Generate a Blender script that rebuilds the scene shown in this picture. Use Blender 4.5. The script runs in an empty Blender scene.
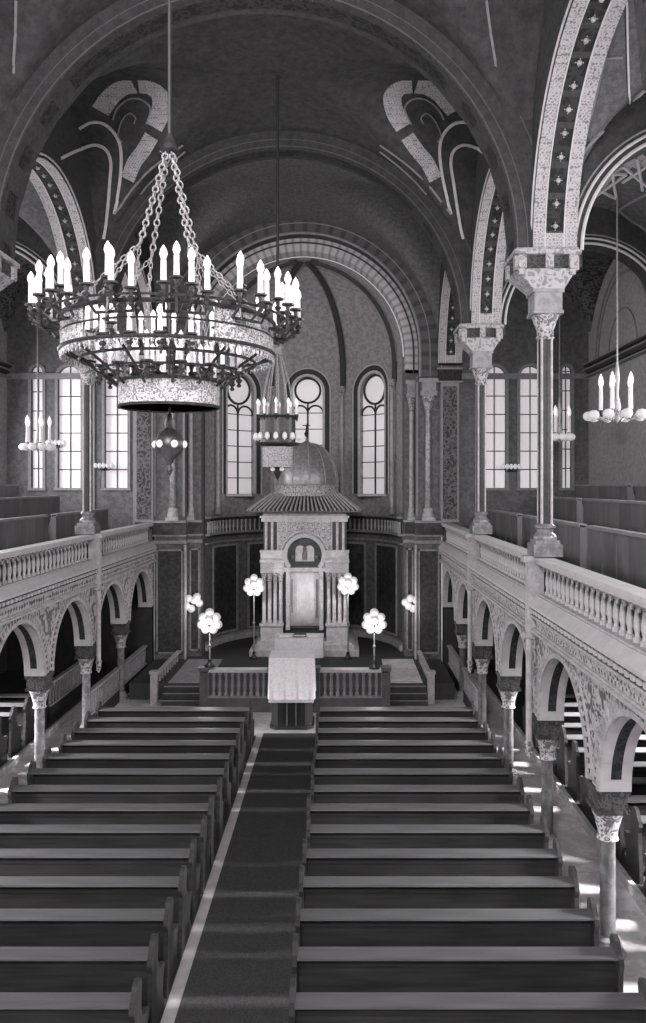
import bpy, math, random
from mathutils import Vector, Matrix
from mathutils.bvhtree import BVHTree
random.seed(7)
PI = math.pi
sc = bpy.context.scene
C = sc.collection
XC = -1.48            # axis of the nave
def SX(s, d): return XC + s*d
F, PX, PY, H = 800.0, 340.0, 485.0, 6.6

# ------------------------------------------------------------------ materials
def _n(nt, t, **k):
    n = nt.nodes.new(t)
    for a, b in k.items(): setattr(n, a, b)
    return n
def tint(v, warm=None):
    # the photograph is toned: lights lean pink, darks lean blue
    if v > .3: return (v, v*.962, v*.982, 1)
    return (v*.99, v*.98, v*1.0, 1)
def mat(name, a, b=None, kind='plain', scale=6., rough=.6, bump=0., emit=0., metal=0., spec=.3, c0=.45, c1=.55, mapscale=(1,1,1), loc=(.13,.21,.17), rot=(0,0,0), rnd=.5):
    m = bpy.data.materials.new(name); m.use_nodes = True
    nt = m.node_tree; p = nt.nodes['Principled BSDF']; L = nt.links.new
    p.inputs['Roughness'].default_value = rough
    p.inputs['Metallic'].default_value = metal
    p.inputs['Specular IOR Level'].default_value = spec
    p.inputs['Base Color'].default_value = tint(a)
    if emit:
        p.inputs['Emission Color'].default_value = (1, .955, .975, 1)
        p.inputs['Emission Strength'].default_value = emit
    if b is None: b = a*.8
    tc = _n(nt, 'ShaderNodeTexCoord'); mp = _n(nt, 'ShaderNodeMapping')
    mp.inputs['Scale'].default_value = mapscale; mp.inputs['Location'].default_value = loc; mp.inputs['Rotation'].default_value = rot
    L(tc.outputs['Object'], mp.inputs['Vector'])
    ramp = _n(nt, 'ShaderNodeValToRGB')
    ramp.color_ramp.elements[0].position = c0; ramp.color_ramp.elements[1].position = c1
    ramp.color_ramp.elements[0].color = tint(b); ramp.color_ramp.elements[1].color = tint(a)
    out = None
    if kind in ('plain', 'wood'):
        t = _n(nt, 'ShaderNodeTexNoise'); t.inputs['Scale'].default_value = scale; t.inputs['Detail'].default_value = 5
        L(mp.outputs[0], t.inputs['Vector']); out = t.outputs['Fac']
        ramp.color_ramp.elements[0].position = .3; ramp.color_ramp.elements[1].position = .7
    elif kind == 'mottle':      # stencilled plaster: two scales of noise
        t = _n(nt, 'ShaderNodeTexNoise'); t.inputs['Scale'].default_value = scale; t.inputs['Detail'].default_value = 8; t.inputs['Roughness'].default_value = .75
        L(mp.outputs[0], t.inputs['Vector']); out = t.outputs['Fac']
    elif kind == 'rosette':     # regular lattice of ringed rosettes
        t = _n(nt, 'ShaderNodeTexVoronoi'); t.inputs['Scale'].default_value = scale; t.inputs['Randomness'].default_value = 0
        L(mp.outputs[0], t.inputs['Vector'])
        s = _n(nt, 'ShaderNodeMath', operation='MULTIPLY'); s.inputs[1].default_value = 17.
        L(t.outputs['Distance'], s.inputs[0])
        c = _n(nt, 'ShaderNodeMath', operation='SINE'); L(s.outputs[0], c.inputs[0])
        c2 = _n(nt, 'ShaderNodeMath', operation='MULTIPLY_ADD'); c2.inputs[1].default_value = .5; c2.inputs[2].default_value = .5
        L(c.outputs[0], c2.inputs[0]); out = c2.outputs[0]
    elif kind == 'ornament':    # carved scrollwork
        t = _n(nt, 'ShaderNodeTexVoronoi', feature='SMOOTH_F1'); t.inputs['Scale'].default_value = scale; t.inputs['Randomness'].default_value = rnd
        nz = _n(nt, 'ShaderNodeTexNoise'); nz.inputs['Scale'].default_value = scale*1.4
        L(mp.outputs[0], nz.inputs['Vector'])
        mx = _n(nt, 'ShaderNodeVectorMath', operation='MULTIPLY_ADD'); mx.inputs[1].default_value = (.25/scale*3,)*3
        L(nz.outputs['Color'], mx.inputs[0]); L(mp.outputs[0], mx.inputs[2]); L(mx.outputs[0], t.inputs['Vector'])
        s = _n(nt, 'ShaderNodeMath', operation='MULTIPLY'); s.inputs[1].default_value = 20.
        L(t.outputs['Distance'], s.inputs[0])
        c = _n(nt, 'ShaderNodeMath', operation='SINE'); L(s.outputs[0], c.inputs[0])
        c2 = _n(nt, 'ShaderNodeMath', operation='MULTIPLY_ADD'); c2.inputs[1].default_value = .5; c2.inputs[2].default_value = .5
        L(c.outputs[0], c2.inputs[0]); out = c2.outputs[0]
    elif kind == 'radial':      # voussoirs round the object's own origin, in its XZ plane
        sep = _n(nt, 'ShaderNodeSeparateXYZ'); L(tc.outputs['Object'], sep.inputs[0])
        at = _n(nt, 'ShaderNodeMath', operation='ARCTAN2'); L(sep.outputs['Z'], at.inputs[0]); L(sep.outputs['X'], at.inputs[1])
        s = _n(nt, 'ShaderNodeMath', operation='MULTIPLY'); s.inputs[1].default_value = scale
        L(at.outputs[0], s.inputs[0]); c = _n(nt, 'ShaderNodeMath', operation='SINE'); L(s.outputs[0], c.inputs[0])
        c2 = _n(nt, 'ShaderNodeMath', operation='MULTIPLY_ADD'); c2.inputs[1].default_value = .5; c2.inputs[2].default_value = .5
        L(c.outputs[0], c2.inputs[0]); out = c2.outputs[0]
    elif kind == 'check':
        t = _n(nt, 'ShaderNodeTexChecker'); t.inputs['Scale'].default_value = scale
        L(mp.outputs[0], t.inputs['Vector']); out = t.outputs['Fac']
    L(out, ramp.inputs[0]); L(ramp.outputs[0], p.inputs['Base Color'])
    if bump:
        bp = _n(nt, 'ShaderNodeBump'); bp.inputs['Strength'].default_value = bump; bp.inputs['Distance'].default_value = .03
        L(out, bp.inputs['Height']); L(bp.outputs[0], p.inputs['Normal'])
    return m
M = {}
M['floor']    = mat('marble_floor', .6, .42, 'mottle', 1.6, rough=.45)
M['floorw']   = mat('dark_boards', .055, .035, 'wood', 3, rough=.5, mapscale=(1,.1,1))
M['carpet']   = mat('carpet', .075, .05, 'mottle', 40, rough=.95, spec=.05)
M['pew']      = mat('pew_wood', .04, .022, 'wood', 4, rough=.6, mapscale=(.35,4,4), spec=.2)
M['ledge']    = mat('pew_ledge_sheen_wood', .105, .07, 'wood', 4, rough=.38, mapscale=(.3,4,4), spec=.5)  # paler than the pews: sheen of window light put into the colour
M['gpew']     = mat('gallery_pew_wood', .15, .09, 'wood', 5, rough=.5, mapscale=(1,.6,.25), spec=.4)
M['gpewt']    = mat('gallery_pew_cap', .26, .18, 'wood', 5, rough=.45)
M['spandrel'] = mat('carved_spandrel', .46, .11, 'ornament', 6.5, rough=.6, bump=.6, c0=.1, c1=.7)
M['frieze']   = mat('carved_frieze', .46, .09, 'ornament', 7.5, rough=.6, bump=.6, c0=.15, c1=.7, rnd=.15)
M['stone']    = mat('pale_stone', .45, .34, 'mottle', 5, rough=.55)
M['stone2']   = mat('grey_stone', .30, .22, 'mottle', 5, rough=.55)
M['stone3']   = mat('bracket_stone', .40, .2, 'ornament', 8, rough=.6, bump=.3, c0=.0, c1=.6)
M['rail']     = mat('pale_rail', .5, .4, 'plain', 5, rough=.45)
M['dent']     = mat('dark_dentil', .05, .03, 'plain', 5)
M['shaftsh']   = mat('polished_shaded_shaft', .12, .07, 'mottle', 7, rough=.3, spec=.5)
M['shaftd']   = mat('polished_dark_shaft', .035, .022, 'mottle', 7, rough=.45, spec=.3)
M['shaftl']   = mat('polished_pale_shaft', .22, .13, 'mottle', 7, rough=.25, spec=.6)
M['cap']      = mat('carved_capital', .45, .12, 'ornament', 11, rough=.6, bump=.5, c0=.1, c1=.8)
M['capd']     = mat('dark_impost', .07, .03, 'ornament', 12, rough=.6, bump=.4)
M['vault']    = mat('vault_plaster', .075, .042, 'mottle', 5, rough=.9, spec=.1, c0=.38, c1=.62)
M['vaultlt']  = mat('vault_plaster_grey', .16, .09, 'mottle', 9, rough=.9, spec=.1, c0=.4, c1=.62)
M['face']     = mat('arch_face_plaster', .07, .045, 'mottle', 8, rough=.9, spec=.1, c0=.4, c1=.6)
M['wallg']    = mat('grey_wall', .16, .11, 'mottle', 7, rough=.9, spec=.1)
M['walll']    = mat('upper_gallery_wall', .36, .27, 'mottle', 9, rough=.9, spec=.1)
M['damask']   = mat('stencilled_wall', .14, .05, 'ornament', 5.5, rough=.9, spec=.1, c0=.15, c1=.8)
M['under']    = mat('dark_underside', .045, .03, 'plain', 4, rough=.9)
M['lpat']     = mat('guilloche_band', .42, .17, 'ornament', 15, rough=.8, c0=.1, c1=.6, rnd=.2)
M['white']    = mat('painted_line', .62, .5, 'plain', 8, rough=.8)
M['grey']     = mat('painted_line_grey', .27, .2, 'plain', 8, rough=.8)
M['dgrey']    = mat('faded_painted_line', .11, .09, 'plain', 8, rough=.8)
M['dpanel']   = mat('dark_panel', .04, .022, 'ornament', 6, rough=.8, spec=.15)
M['pdark']    = mat('dark_marble_panel', .06, .03, 'mottle', 6, rough=.6, spec=.3)
M['brick']    = mat('voussoirs', .5, .3, 'radial', 90, rough=.8, c0=.1, c1=.5)
M['brickd']   = mat('dark_voussoirs', .10, .06, 'radial', 60, rough=.8, c0=.1, c1=.5)
M['apse']     = mat('apse_plaster', .40, .27, 'mottle', 6, rough=.85, spec=.1)
M['apsel']    = mat('apse_lower_wall', .16, .10, 'mottle', 6, rough=.7)
M['rib']      = mat('dark_rib', .06, .04, 'mottle', 12, rough=.7)
M['glass']    = mat('daylit_window_glass', .8, .75, 'mottle', 2, rough=.4, emit=.32)
M['lead']     = mat('leaded_bar', .04, .03, 'plain', 5, rough=.5)
M['ark']      = mat('ark_marble', .6, .46, 'mottle', 5, rough=.5)
M['arkorn']   = mat('ark_carving', .6, .2, 'ornament', 14, rough=.5, bump=.4, c0=.1, c1=.7)
M['arkd']     = mat('ark_dark_marble', .08, .05, 'mottle', 6, rough=.35, spec=.5)
M['dome']     = mat('dome_metal', .36, .24, 'mottle', 8, rough=.38, metal=.35, spec=.5)
M['tile']     = mat('roof_tile', .42, .3, 'mottle', 8, rough=.5)
M['cloth']    = mat('white_cloth', .88, .78, 'ornament', 9, rough=.85, spec=.1, c0=.05, c1=.4)
M['curtain']  = mat('ark_curtain', .88, .74, 'mottle', 3, rough=.85, spec=.1)
M['pulpit']   = mat('pulpit_wood', .022, .012, 'wood', 4, rough=.35, mapscale=(4,4,.4), spec=.5)
M['balw']     = mat('chancel_rail_wood', .12, .07, 'wood', 4, rough=.4, spec=.4)
M['balp']     = mat('chancel_rail_panel', .30, .2, 'plain', 4, rough=.5)
M['globe']    = mat('lit_lamp_globe', .5, .42, 'plain', 4, rough=.4, emit=.3)
M['candle']   = mat('candle_tube', .75, .7, 'plain', 4, rough=.5, emit=.12)
M['flame']    = mat('candle_bulb', .9, .85, 'plain', 4, rough=.3, emit=.45)
M['brass']    = mat('dark_brass', .055, .03, 'mottle', 20, rough=.4, metal=.4, spec=.5)
M['filig']    = mat('filigree_drum', .52, .16, 'ornament', 34, rough=.45, c0=.1, c1=.65, bump=.5, metal=.0)
M['chain']    = mat('pale_chain', .38, .2, 'plain', 20, rough=.4, metal=.2)
M['rod']      = mat('dark_rod', .03, .02, 'plain', 20, rough=.5)
M['step']     = mat('dark_step', .06, .04, 'plain', 5, rough=.6)
M['book']     = mat('book_cover', .05, .03, 'plain', 9, rough=.5)
M['relief']   = mat('tympanum_relief', .2, .12, 'mottle', 6, rough=.6)

# ------------------------------------------------------------------ mesh builder
class MB:
    def __init__(s): s.v = []; s.f = []
    def add(s, vs, fs):
        o = len(s.v); s.v += [tuple(v) for v in vs]; s.f += [tuple(o+i for i in f) for f in fs]; return s
    def box(s, a, b, rot=None):
        x0,y0,z0 = a; x1,y1,z1 = b
        vs = [(x0,y0,z0),(x1,y0,z0),(x1,y1,z0),(x0,y1,z0),(x0,y0,z1),(x1,y0,z1),(x1,y1,z1),(x0,y1,z1)]
        if (x1-x0)*(y1-y0)*(z1-z0) < 0: fs = [(0,1,2,3),(4,7,6,5),(0,4,5,1),(1,5,6,2),(2,6,7,3),(3,7,4,0)]
        else: fs = [(0,3,2,1),(4,5,6,7),(0,1,5,4),(1,2,6,5),(2,3,7,6),(3,0,4,7)]
        return s.add(vs, fs)
    def bar(s, p, q, w, h):            # box-section bar from p to q
        p = Vector(p); q = Vector(q); d = (q-p).normalized()
        up = Vector((0,0,1)) if abs(d.z) < .95 else Vector((0,1,0))
        a = d.cross(up).normalized()*w/2; b = a.normalized().cross(d)*h/2
        vs = [p-a-b, p+a-b, p+a+b, p-a+b, q-a-b, q+a-b, q+a+b, q-a+b]
        return s.add(vs, [(0,1,2,3),(7,6,5,4),(0,4,5,1),(1,5,6,2),(2,6,7,3),(3,7,4,0)])
    def lathe(s, prof, c=(0,0,0), n=16, a0=0, a1=2*PI, sx=1, sy=1):
        full = abs(a1-a0-2*PI) < 1e-6; k = n if full else n+1; vs = []
        for r, z in prof:
            for i in range(k):
                a = a0+(a1-a0)*i/n; vs.append((c[0]+r*sx*math.cos(a), c[1]+r*sy*math.sin(a), c[2]+z))
        fs = []
        for j in range(len(prof)-1):
            for i in range(n):
                i2 = (i+1) % k if full else i+1
                fs.append((j*k+i, j*k+i2, (j+1)*k+i2, (j+1)*k+i))
        if full:
            if prof[0][0] > 1e-5: fs.append(tuple(range(k-1,-1,-1)))
            if prof[-1][0] > 1e-5: fs.append(tuple((len(prof)-1)*k+i for i in range(k)))
        return s.add(vs, fs)
    def sphere(s, c, r, n=10, m=7, sz=1):
        return s.lathe([(max(r*math.sin(PI*j/m), 1e-6), -r*sz*math.cos(PI*j/m)) for j in range(m+1)], c, n)
    def tube(s, pts, r, n=8, closed=False, flat=1.):
        pts = [Vector(p) for p in pts]; N = len(pts); rings = []; up = None
        for i, p in enumerate(pts):
            if closed: d = pts[(i+1)%N]-pts[i-1]
            else: d = pts[min(i+1,N-1)]-pts[max(i-1,0)]
            d.normalize()
            if up is None:
                up = Vector((0,0,1)) if abs(d.z) < .9 else Vector((1,0,0))
            a = d.cross(up)
            if a.length < 1e-4: a = d.cross(Vector((0,1,0)))
            a.normalize(); b = a.cross(d).normalized(); up = b
            rr = r[i] if isinstance(r, (list, tuple)) else r
            rings.append([p+a*rr*math.cos(2*PI*k/n)+b*rr*flat*math.sin(2*PI*k/n) for k in range(n)])
        vs = [v for R in rings for v in R]; fs = []
        for i in range(N if closed else N-1):
            j = (i+1) % N
            for k in range(n):
                k2 = (k+1) % n; fs.append((i*n+k, i*n+k2, j*n+k2, j*n+k))
        if not closed:
            fs.append(tuple(range(n-1,-1,-1))); fs.append(tuple((N-1)*n+k for k in range(n)))
        return s.add(vs, fs)
    def prism(s, poly, f0, f1):        # polygon of 2D points; f0/f1 map a point to each end
        n = len(poly); vs = [f0(*p) for p in poly]+[f1(*p) for p in poly]
        fs = [tuple(range(n-1,-1,-1)), tuple(range(n,2*n))]+[(i,(i+1)%n,n+(i+1)%n,n+i) for i in range(n)]
        return s.add(vs, fs)
    def obj(s, name, m, parent=None, kind=None, smooth=False, loc=None, origin=None):
        me = bpy.data.meshes.new(name)
        vs = s.v
        if origin is not None: vs = [(x-origin[0], y-origin[1], z-origin[2]) for x,y,z in vs]
        me.from_pydata(vs, [], s.f)
        me.validate()
        import bmesh
        b = bmesh.new(); b.from_mesh(me); bmesh.ops.recalc_face_normals(b, faces=b.faces); b.to_mesh(me); b.free()
        me.materials.append(M[m])
        if smooth:
            me.polygons.foreach_set('use_smooth', [True]*len(me.polygons))
            me.set_sharp_from_angle(angle=math.radians(40))
        o = bpy.data.objects.new(name, me); C.objects.link(o)
        if parent is not None: o.parent = parent
        if kind: o['kind'] = kind
        if origin is not None: o.location = origin
        if loc is not None: o.location = loc
        return o
def tag(o, label=None, cat=None, group=None, kind=None):
    if label: o['label'] = label
    if cat: o['category'] = cat
    if group: o['group'] = group
    if kind: o['kind'] = kind
    return o
def empty(name, loc=(0,0,0), rz=0, label=None, cat=None, group=None, kind=None):
    o = bpy.data.objects.new(name, None); C.objects.link(o); o.location = loc; o.rotation_euler = (0,0,rz)
    o.empty_display_size = .2
    return tag(o, label, cat, group, kind)
KIDS = {}
def dup(root, loc=None, rz=None, label=None, group=None, scale=None):
    kids = [o for o in C.objects if o.parent]
    tree = {}
    for k in kids: tree.setdefault(k.parent.name, []).append(k)
    def cp(o, par):
        c = o.copy(); C.objects.link(c); c.parent = par
        for ch in tree.get(o.name, []): cp(ch, c)
        return c
    r = cp(root, None)
    if loc is not None: r.location = loc
    if rz is not None: r.rotation_euler = (0,0,rz)
    if scale is not None: r.scale = scale
    if label: r['label'] = label
    if group: r['group'] = group
    return r
def part(par, name, mb, m, smooth=False, label=None, kind=None):
    o = mb.obj(name, m, par, smooth=smooth)
    if label: o['label'] = label
    if kind: o['kind'] = kind
    return o
_t = [0]
def trim(mb, m, smooth=False, origin=None):
    _t[0] += 1
    return mb.obj('trim_%d' % _t[0], m, kind='structure', smooth=smooth, origin=origin)
def st(name, mb, m, smooth=False, parent=None):
    return mb.obj(name, m, parent, kind='structure' if parent is None else None, smooth=smooth)

# walls with arched openings; f(u, w, z) -> xyz, w = depth 0..t
def arch_wall(f, t, u0, u1, zb, zt, ops, du=.35, dz=None, ztop=None):
    """ops: (centre, half width, sill or None, spring)"""
    mb = MB(); ev = set([u0, u1]); ops = sorted(ops)
    for c, r, sill, spr in ops:
        for k in range(17): ev.add(round(c - r*math.cos(PI*k/16), 5))
    us = sorted(e for e in ev if u0-1e-6 <= e <= u1+1e-6)
    full = [us[0]]
    for a, b in zip(us, us[1:]):
        n = max(1, int((b-a)/du)); full += [a+(b-a)*i/n for i in range(1, n+1)]
    us = full
    def quad(a, b, c, d): mb.add([a, b, c, d], [(0,1,2,3)])
    top = (lambda u: zt) if ztop is None else ztop
    for a, b in zip(us, us[1:]):
        mid = (a+b)/2; op = None
        for o in ops:
            if o[0]-o[1] < mid < o[0]+o[1]: op = o
        if op is None:
            for w in (0, t): quad(f(a,w,zb), f(b,w,zb), f(b,w,top(b)), f(a,w,top(a)))
            quad(f(a,0,zb), f(a,t,zb), f(b,t,zb), f(b,0,zb))
        else:
            c, r, sill, spr = op
            za = spr+math.sqrt(max(0, r*r-(a-c)**2)); zb2 = spr+math.sqrt(max(0, r*r-(b-c)**2))
            for w in (0, t): quad(f(a,w,za), f(b,w,zb2), f(b,w,top(b)), f(a,w,top(a)))
            quad(f(a,0,za), f(b,0,zb2), f(b,t,zb2), f(a,t,za))
            if sill is not None:
                for w in (0, t): quad(f(a,w,zb), f(b,w,zb), f(b,w,sill), f(a,w,sill))
                quad(f(a,0,sill), f(b,0,sill), f(b,t,sill), f(a,t,sill))
        quad(f(a,0,top(a)), f(b,0,top(b)), f(b,t,top(b)), f(a,t,top(a)))
    for c, r, sill, spr in ops:
        lo = sill if sill is not None else zb
        if spr > lo+1e-4:
            for u in (c-r, c+r):
                if u0-1e-6 <= u <= u1+1e-6: quad(f(u,0,lo), f(u,t,lo), f(u,t,spr), f(u,0,spr))
    for u in (u0, u1): quad(f(u,0,zb), f(u,t,zb), f(u,t,top(u)), f(u,0,top(u)))
    return mb
def arc_pts(f, w, c, r, spr, n=24, a0=0, a1=PI, stilt=0):
    p = [f(c+r*math.cos(a0+(a1-a0)*i/n), w, spr+r*math.sin(a0+(a1-a0)*i/n)) for i in range(n+1)]
    if stilt: p = [f(c+r, w, spr-stilt)]+p+[f(c-r, w, spr-stilt)]
    return p
def arch_ring(f, c, r0, r1, w0, w1, spr, n=32, a0=0, a1=PI, stilt=0):
    """solid ring between radii r0,r1 and depths w0,w1"""
    mb = MB(); pr = []
    al = [a0+(a1-a0)*i/n for i in range(n+1)]
    st_ = [(al[0], -stilt)] if stilt else []
    seq = st_+[(a, 0) for a in al]+([(al[-1], -stilt)] if stilt else [])
    for a, dz in seq:
        cs, sn = math.cos(a), math.sin(a)
        pr += [f(c+r0*cs,w0,spr+r0*sn+dz), f(c+r1*cs,w0,spr+r1*sn+dz), f(c+r1*cs,w1,spr+r1*sn+dz), f(c+r0*cs,w1,spr+r0*sn+dz)]
    k = len(seq); fs = [(0,1,2,3), (4*k-1,4*k-2,4*k-3,4*k-4)]
    for i in range(k-1):
        for j in range(4):
            fs.append((4*i+j, 4*i+(j+1)%4, 4*i+4+(j+1)%4, 4*i+4+j))
    return mb.add(pr, fs)
def long_f(s, d0):     # plane along the nave: u = Y, w = outward from d0
    return lambda u, w, z: (SX(s, d0+w), u, z)
def cross_f(y0):       # plane across the nave: u = X, w = away from camera
    return lambda u, w, z: (u, y0+w, z)

# ------------------------------------------------------------------ layout numbers
YL = [1.3, 7.95, 14.6, 21.25, 27.95]        # transverse arch lines
BAYS = list(zip(YL, YL[1:]))
DC = 5.26                                    # column line
Z_SPR = 10.8; R_TR = 4.62; R_LG = 2.93
YB = -3.0
# ---- floors
st('floor', MB().box((SX(-1,10.4), YB, -.2), (SX(1,10.4), 34, 0)), 'floor')
st('floor_under_pews', MB().box((-6.0, 5, .0), (-2.2, 21.0, .02)).box((-.5, 5, .0), (3.3, 21.0, .02)), 'floorw')
trim(MB().box((-2.2, 5, 0), (-2.03, 21.2, .015)), 'rail')
tag(MB().box((-2.03, 4, 0), (-.62, 21.2, .022)).obj('aisle_carpet', 'carpet'), 'plain dark carpet runner along the centre aisle between the pew blocks', 'carpet')
for s, nm in ((1,'right'), (-1,'left')):
    st('floor_side_'+nm, MB().box((SX(s,6.22), YB, 0), (SX(s,10.3), 28, .12)), 'floorw')
    trim(MB().box((SX(s,6.16), YB, 0), (SX(s,6.25), 27.9, .16)), 'stone')
# gallery floor and its tiers
for s, nm in ((1,'right'), (-1,'left')):
    mb = MB().box((SX(s,5.1), YB, 4.36), (SX(s,10.3), 28, 4.62))
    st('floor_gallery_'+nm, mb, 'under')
    st('floor_tier_'+nm, MB().box((SX(s,7.3), YB, 4.62), (SX(s,10.2), 27.9, 5.0)).box((SX(s,8.9), YB, 5.0), (SX(s,10.2), 27.9, 5.45)), 'gpew')

# ---- arcade walls under the galleries
ACOL = [28.0-.1-3.325*k for k in range(0, 10)]
ACOL = [27.95, 24.6, 21.25, 17.95, 14.6, 11.3, 7.95, 4.6, 1.3]
for s, nm in ((1,'right'), (-1,'left')):
    f = long_f(s, 5.06)
    ops = [((a+b)/2, 1.4, None, 2.38) for a, b in zip(ACOL, ACOL[1:])]
    st('wall_arcade_'+nm, arch_wall(f, .42, ACOL[-1]-2, 27.95, 2.38, 3.97, ops), 'spandrel')
    # light archivolts, soffit frames with dark inset
    for i, (c, r, _, spr) in enumerate(ops):
        trim(arch_ring(f, c, 1.385, 1.47, -.035, .06, spr), 'stone')
        trim(arch_ring(f, c, 1.60, 1.64, -.03, .02, spr, a0=.03, a1=PI-.03), 'stone')
        trim(arch_ring(f, c, 1.47, 1.60, -.008, .02, spr), 'dpanel')
        mb = MB()
        for k in range(34):
            a = PI*(k+.5)/34; mb.bar(f(c+1.47*math.cos(a), -.012, spr+1.47*math.sin(a)), f(c+1.6*math.cos(a), -.012, spr+1.6*math.sin(a)), .06, .06)
        trim(mb, 'stone')
        mb = arch_ring(f, c, 1.375, 1.402, .0, .14, spr); mb2 = arch_ring(f, c, 1.375, 1.402, .29, .43, spr)
        mb.add(mb2.v, mb2.f)
        for a in (.0, PI-.12):
            m3 = arch_ring(f, c, 1.375, 1.402, .13, .30, spr, n=2, a0=a, a1=a+.12); mb.add(m3.v, m3.f)
        trim(mb, 'rail')
        trim(arch_ring(f, c, 1.388, 1.404, .13, .30, spr, a0=.12, a1=PI-.12), 'dpanel')
    # frieze, cornice, dentils, sloping ledge
    st('wall_frieze_'+nm, MB().box((SX(s,5.02), 1, 3.97), (SX(s,5.48), 27.95, 4.30)), 'frieze')
    mb = MB()
    for z0, z1, dd in ((3.94,3.99,.13), (3.99,4.02,.09), (4.21,4.25,.12)):
        mb.box((SX(s,5.06-dd), 1, z0), (SX(s,5.1), 27.9, z1))
    trim(mb, 'stone')
    trim(MB().box((SX(s,4.96), 1, 4.25), (SX(s,5.3), 27.9, 4.405)), 'dent')
    mb = MB(); y = 7.6
    while y < 27.8:
        mb.box((SX(s,4.92), y, 4.29), (SX(s,5.0), y+.09, 4.36)); y += .2
    trim(mb, 'rail')
    # sloped ledge under the balusters
    poly = [(4.90,4.40),(5.45,4.40),(5.45,4.60),(5.04,4.60),(4.90,4.45)]
    trim(MB().prism(poly, lambda d,z: (SX(s,d),1,z), lambda d,z: (SX(s,d),27.9,z)), 'rail')

# ---- balustrades: one thing per bay, each baluster a part
def balu_profile(h):
    p = [(.055,0),(.055,.05),(.035,.06),(.03,.1),(.048,.17),(.046,.24),(.03,.34),(.028,.37),(.05,.39),(.05,.42),(.03,.44),(.03,.46)]
    return [(r, z*h/.46) for r, z in p]
bal_me = None
cnt = 0
for s, nm in ((1,'right'), (-1,'left')):
    for bi, (ya, yb) in enumerate(BAYS[1:]):
        where = ['nearest the viewer', 'in the middle bay', 'ending at the chancel pier'][bi]
        root = empty('gallery_balustrade', (SX(s,5.2), ya+.16, 4.60), 0,
            'pale %s-hand gallery balustrade of turned balusters, section %s' % (nm, where), 'balustrade', 'balustrade sections along the galleries')
        L = yb-ya-.32
        part(root, 'top_rail', MB().box((-s*.17,-.1,.57),(s*.12,L+.1,.62)).box((-s*.19,-.1,.62),(s*.12,L+.1,.69)), 'rail')
        part(root, 'backing_panel', MB().box((s*.10,-.1,.0),(s*.12,L+.1,.57)), 'pew')  # added dark board, stands in for the shade between the balusters
        part(root, 'bottom_rail', MB().box((-s*.13,-.1,.0),(s*.1,L+.1,.03)), 'stone')
        n = 25
        for k in range(n):
            y = L*(k+.5)/n
            if bal_me is None:
                b = MB().lathe(balu_profile(.53), (0,0,0), 8)
                o = b.obj('baluster', 'stone', root, smooth=True); bal_me = o
            else:
                o = bal_me.copy(); C.objects.link(o); o.parent = root
            o.location = (0, y, .03)
        # little arches linking the heads of the balusters
        mb = MB()
        for k in range(n):
            y = L*(k+.5)/n; h = L/n/2
            pts = [(-s*.07, y + h + h*.95*math.cos(a), .45+.09*math.sin(a)) for a in [PI*i/6 for i in range(7)]]
            if k < n-1: mb.tube(pts, .020, 5)
        part(root, 'arched_band', mb, 'stone')

# ---- tall shafts against the arcade face, at every second column
for s, nm in ((1,'right'), (-1,'left')):
    for y in YL[1:4]:
        where = {7.95:'nearest', 14.6:'middle', 21.25:'farthest'}[y]
        d0 = 4.93
        root = empty('wall_shaft', (SX(s,d0), y, 1.62), 0, '%s slender pale shaft on the %s-hand arcade face, below a gallery column' % (where, nm), 'pilaster')
        part(root, 'shaft', MB().lathe([(.06,.3),(.06,2.2)], (0,0,0), 12), 'stone', True)
        part(root, 'corbel', MB().lathe([(.02,0),(.05,.06),(.07,.14),(.055,.2),(.085,.27),(.07,.32)], (0,0,0), 12), 'cap', True)
        part(root, 'pedestal', MB().box((-s*.10,-.12,2.2),(s*.28,.12,2.3)).box((-s*.05,-.09,2.3),(s*.25,.09,3.62)).box((-s*.12,-.13,3.58),(s*.3,.13,3.69)), 'stone')

# ---- arcade columns
def arcade_column(sm):
    root = empty('arcade_column', (0,0,0), 0, 'x', 'column')
    part(root, 'base', MB().box((-.2,-.2,0),(.2,.2,.1)).lathe([(.19,.1),(.2,.14),(.16,.18),(.17,.22),(.115,.26)], (0,0,0), 16), 'stone2', True)
    part(root, 'shaft', MB().lathe([(.112,.25),(.105,1.62)], (0,0,0), 18), sm, True)
    part(root, 'capital', MB().lathe([(.13,1.6),(.155,1.62),(.135,1.66),(.14,1.74),(.17,1.84),(.19,1.92),(.235,2.04)], (0,0,0), 16), 'cap', True)
    mb = MB().box((-.23,-.25,2.03),(.23,.25,2.10)).box((-.205,-.23,2.10),(.205,.23,2.30)).box((-.235,-.265,2.30),(.235,.265,2.385))
    part(root, 'impost', mb, 'capd')
    # pale pendant foot of the spandrel over the block, nave side
    return root
first = True
cl = {27.95:'half hidden in the chancel pier', 24.6:'second from the chancel pier', 21.25:'third from the chancel pier', 17.95:'fourth from the chancel pier', 14.6:'fifth from the chancel pier', 11.3:'sixth from the chancel pier'}
for s, nm in ((1,'right'), (-1,'left')):
    AC = arcade_column('shaftsh' if s > 0 else 'shaftl'); first = True  # shade put into the right-hand shaft colour, the left gets a lit copy
    for y in ACOL[1:7]:
        if y < 11 and s == 1: continue
        if y < 15: 
            if s == -1: continue
        lab = 'slim polished column under the %s-hand gallery arcade, %s' % (nm, cl.get(y,'nearest'))
        if first: AC.location = (SX(s,DC), y, 0); AC['label'] = lab; first = False
        else: dup(AC, (SX(s,DC), y, 0), label=lab)
AC['group'] = 'columns of the ground floor arcades'
for o in C.objects:
    if o.name.startswith('arcade_column'): o['group'] = 'columns of the ground floor arcades'
    if o.name.startswith('wall_shaft'): o['group'] = 'shafts on the arcade faces'

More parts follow.
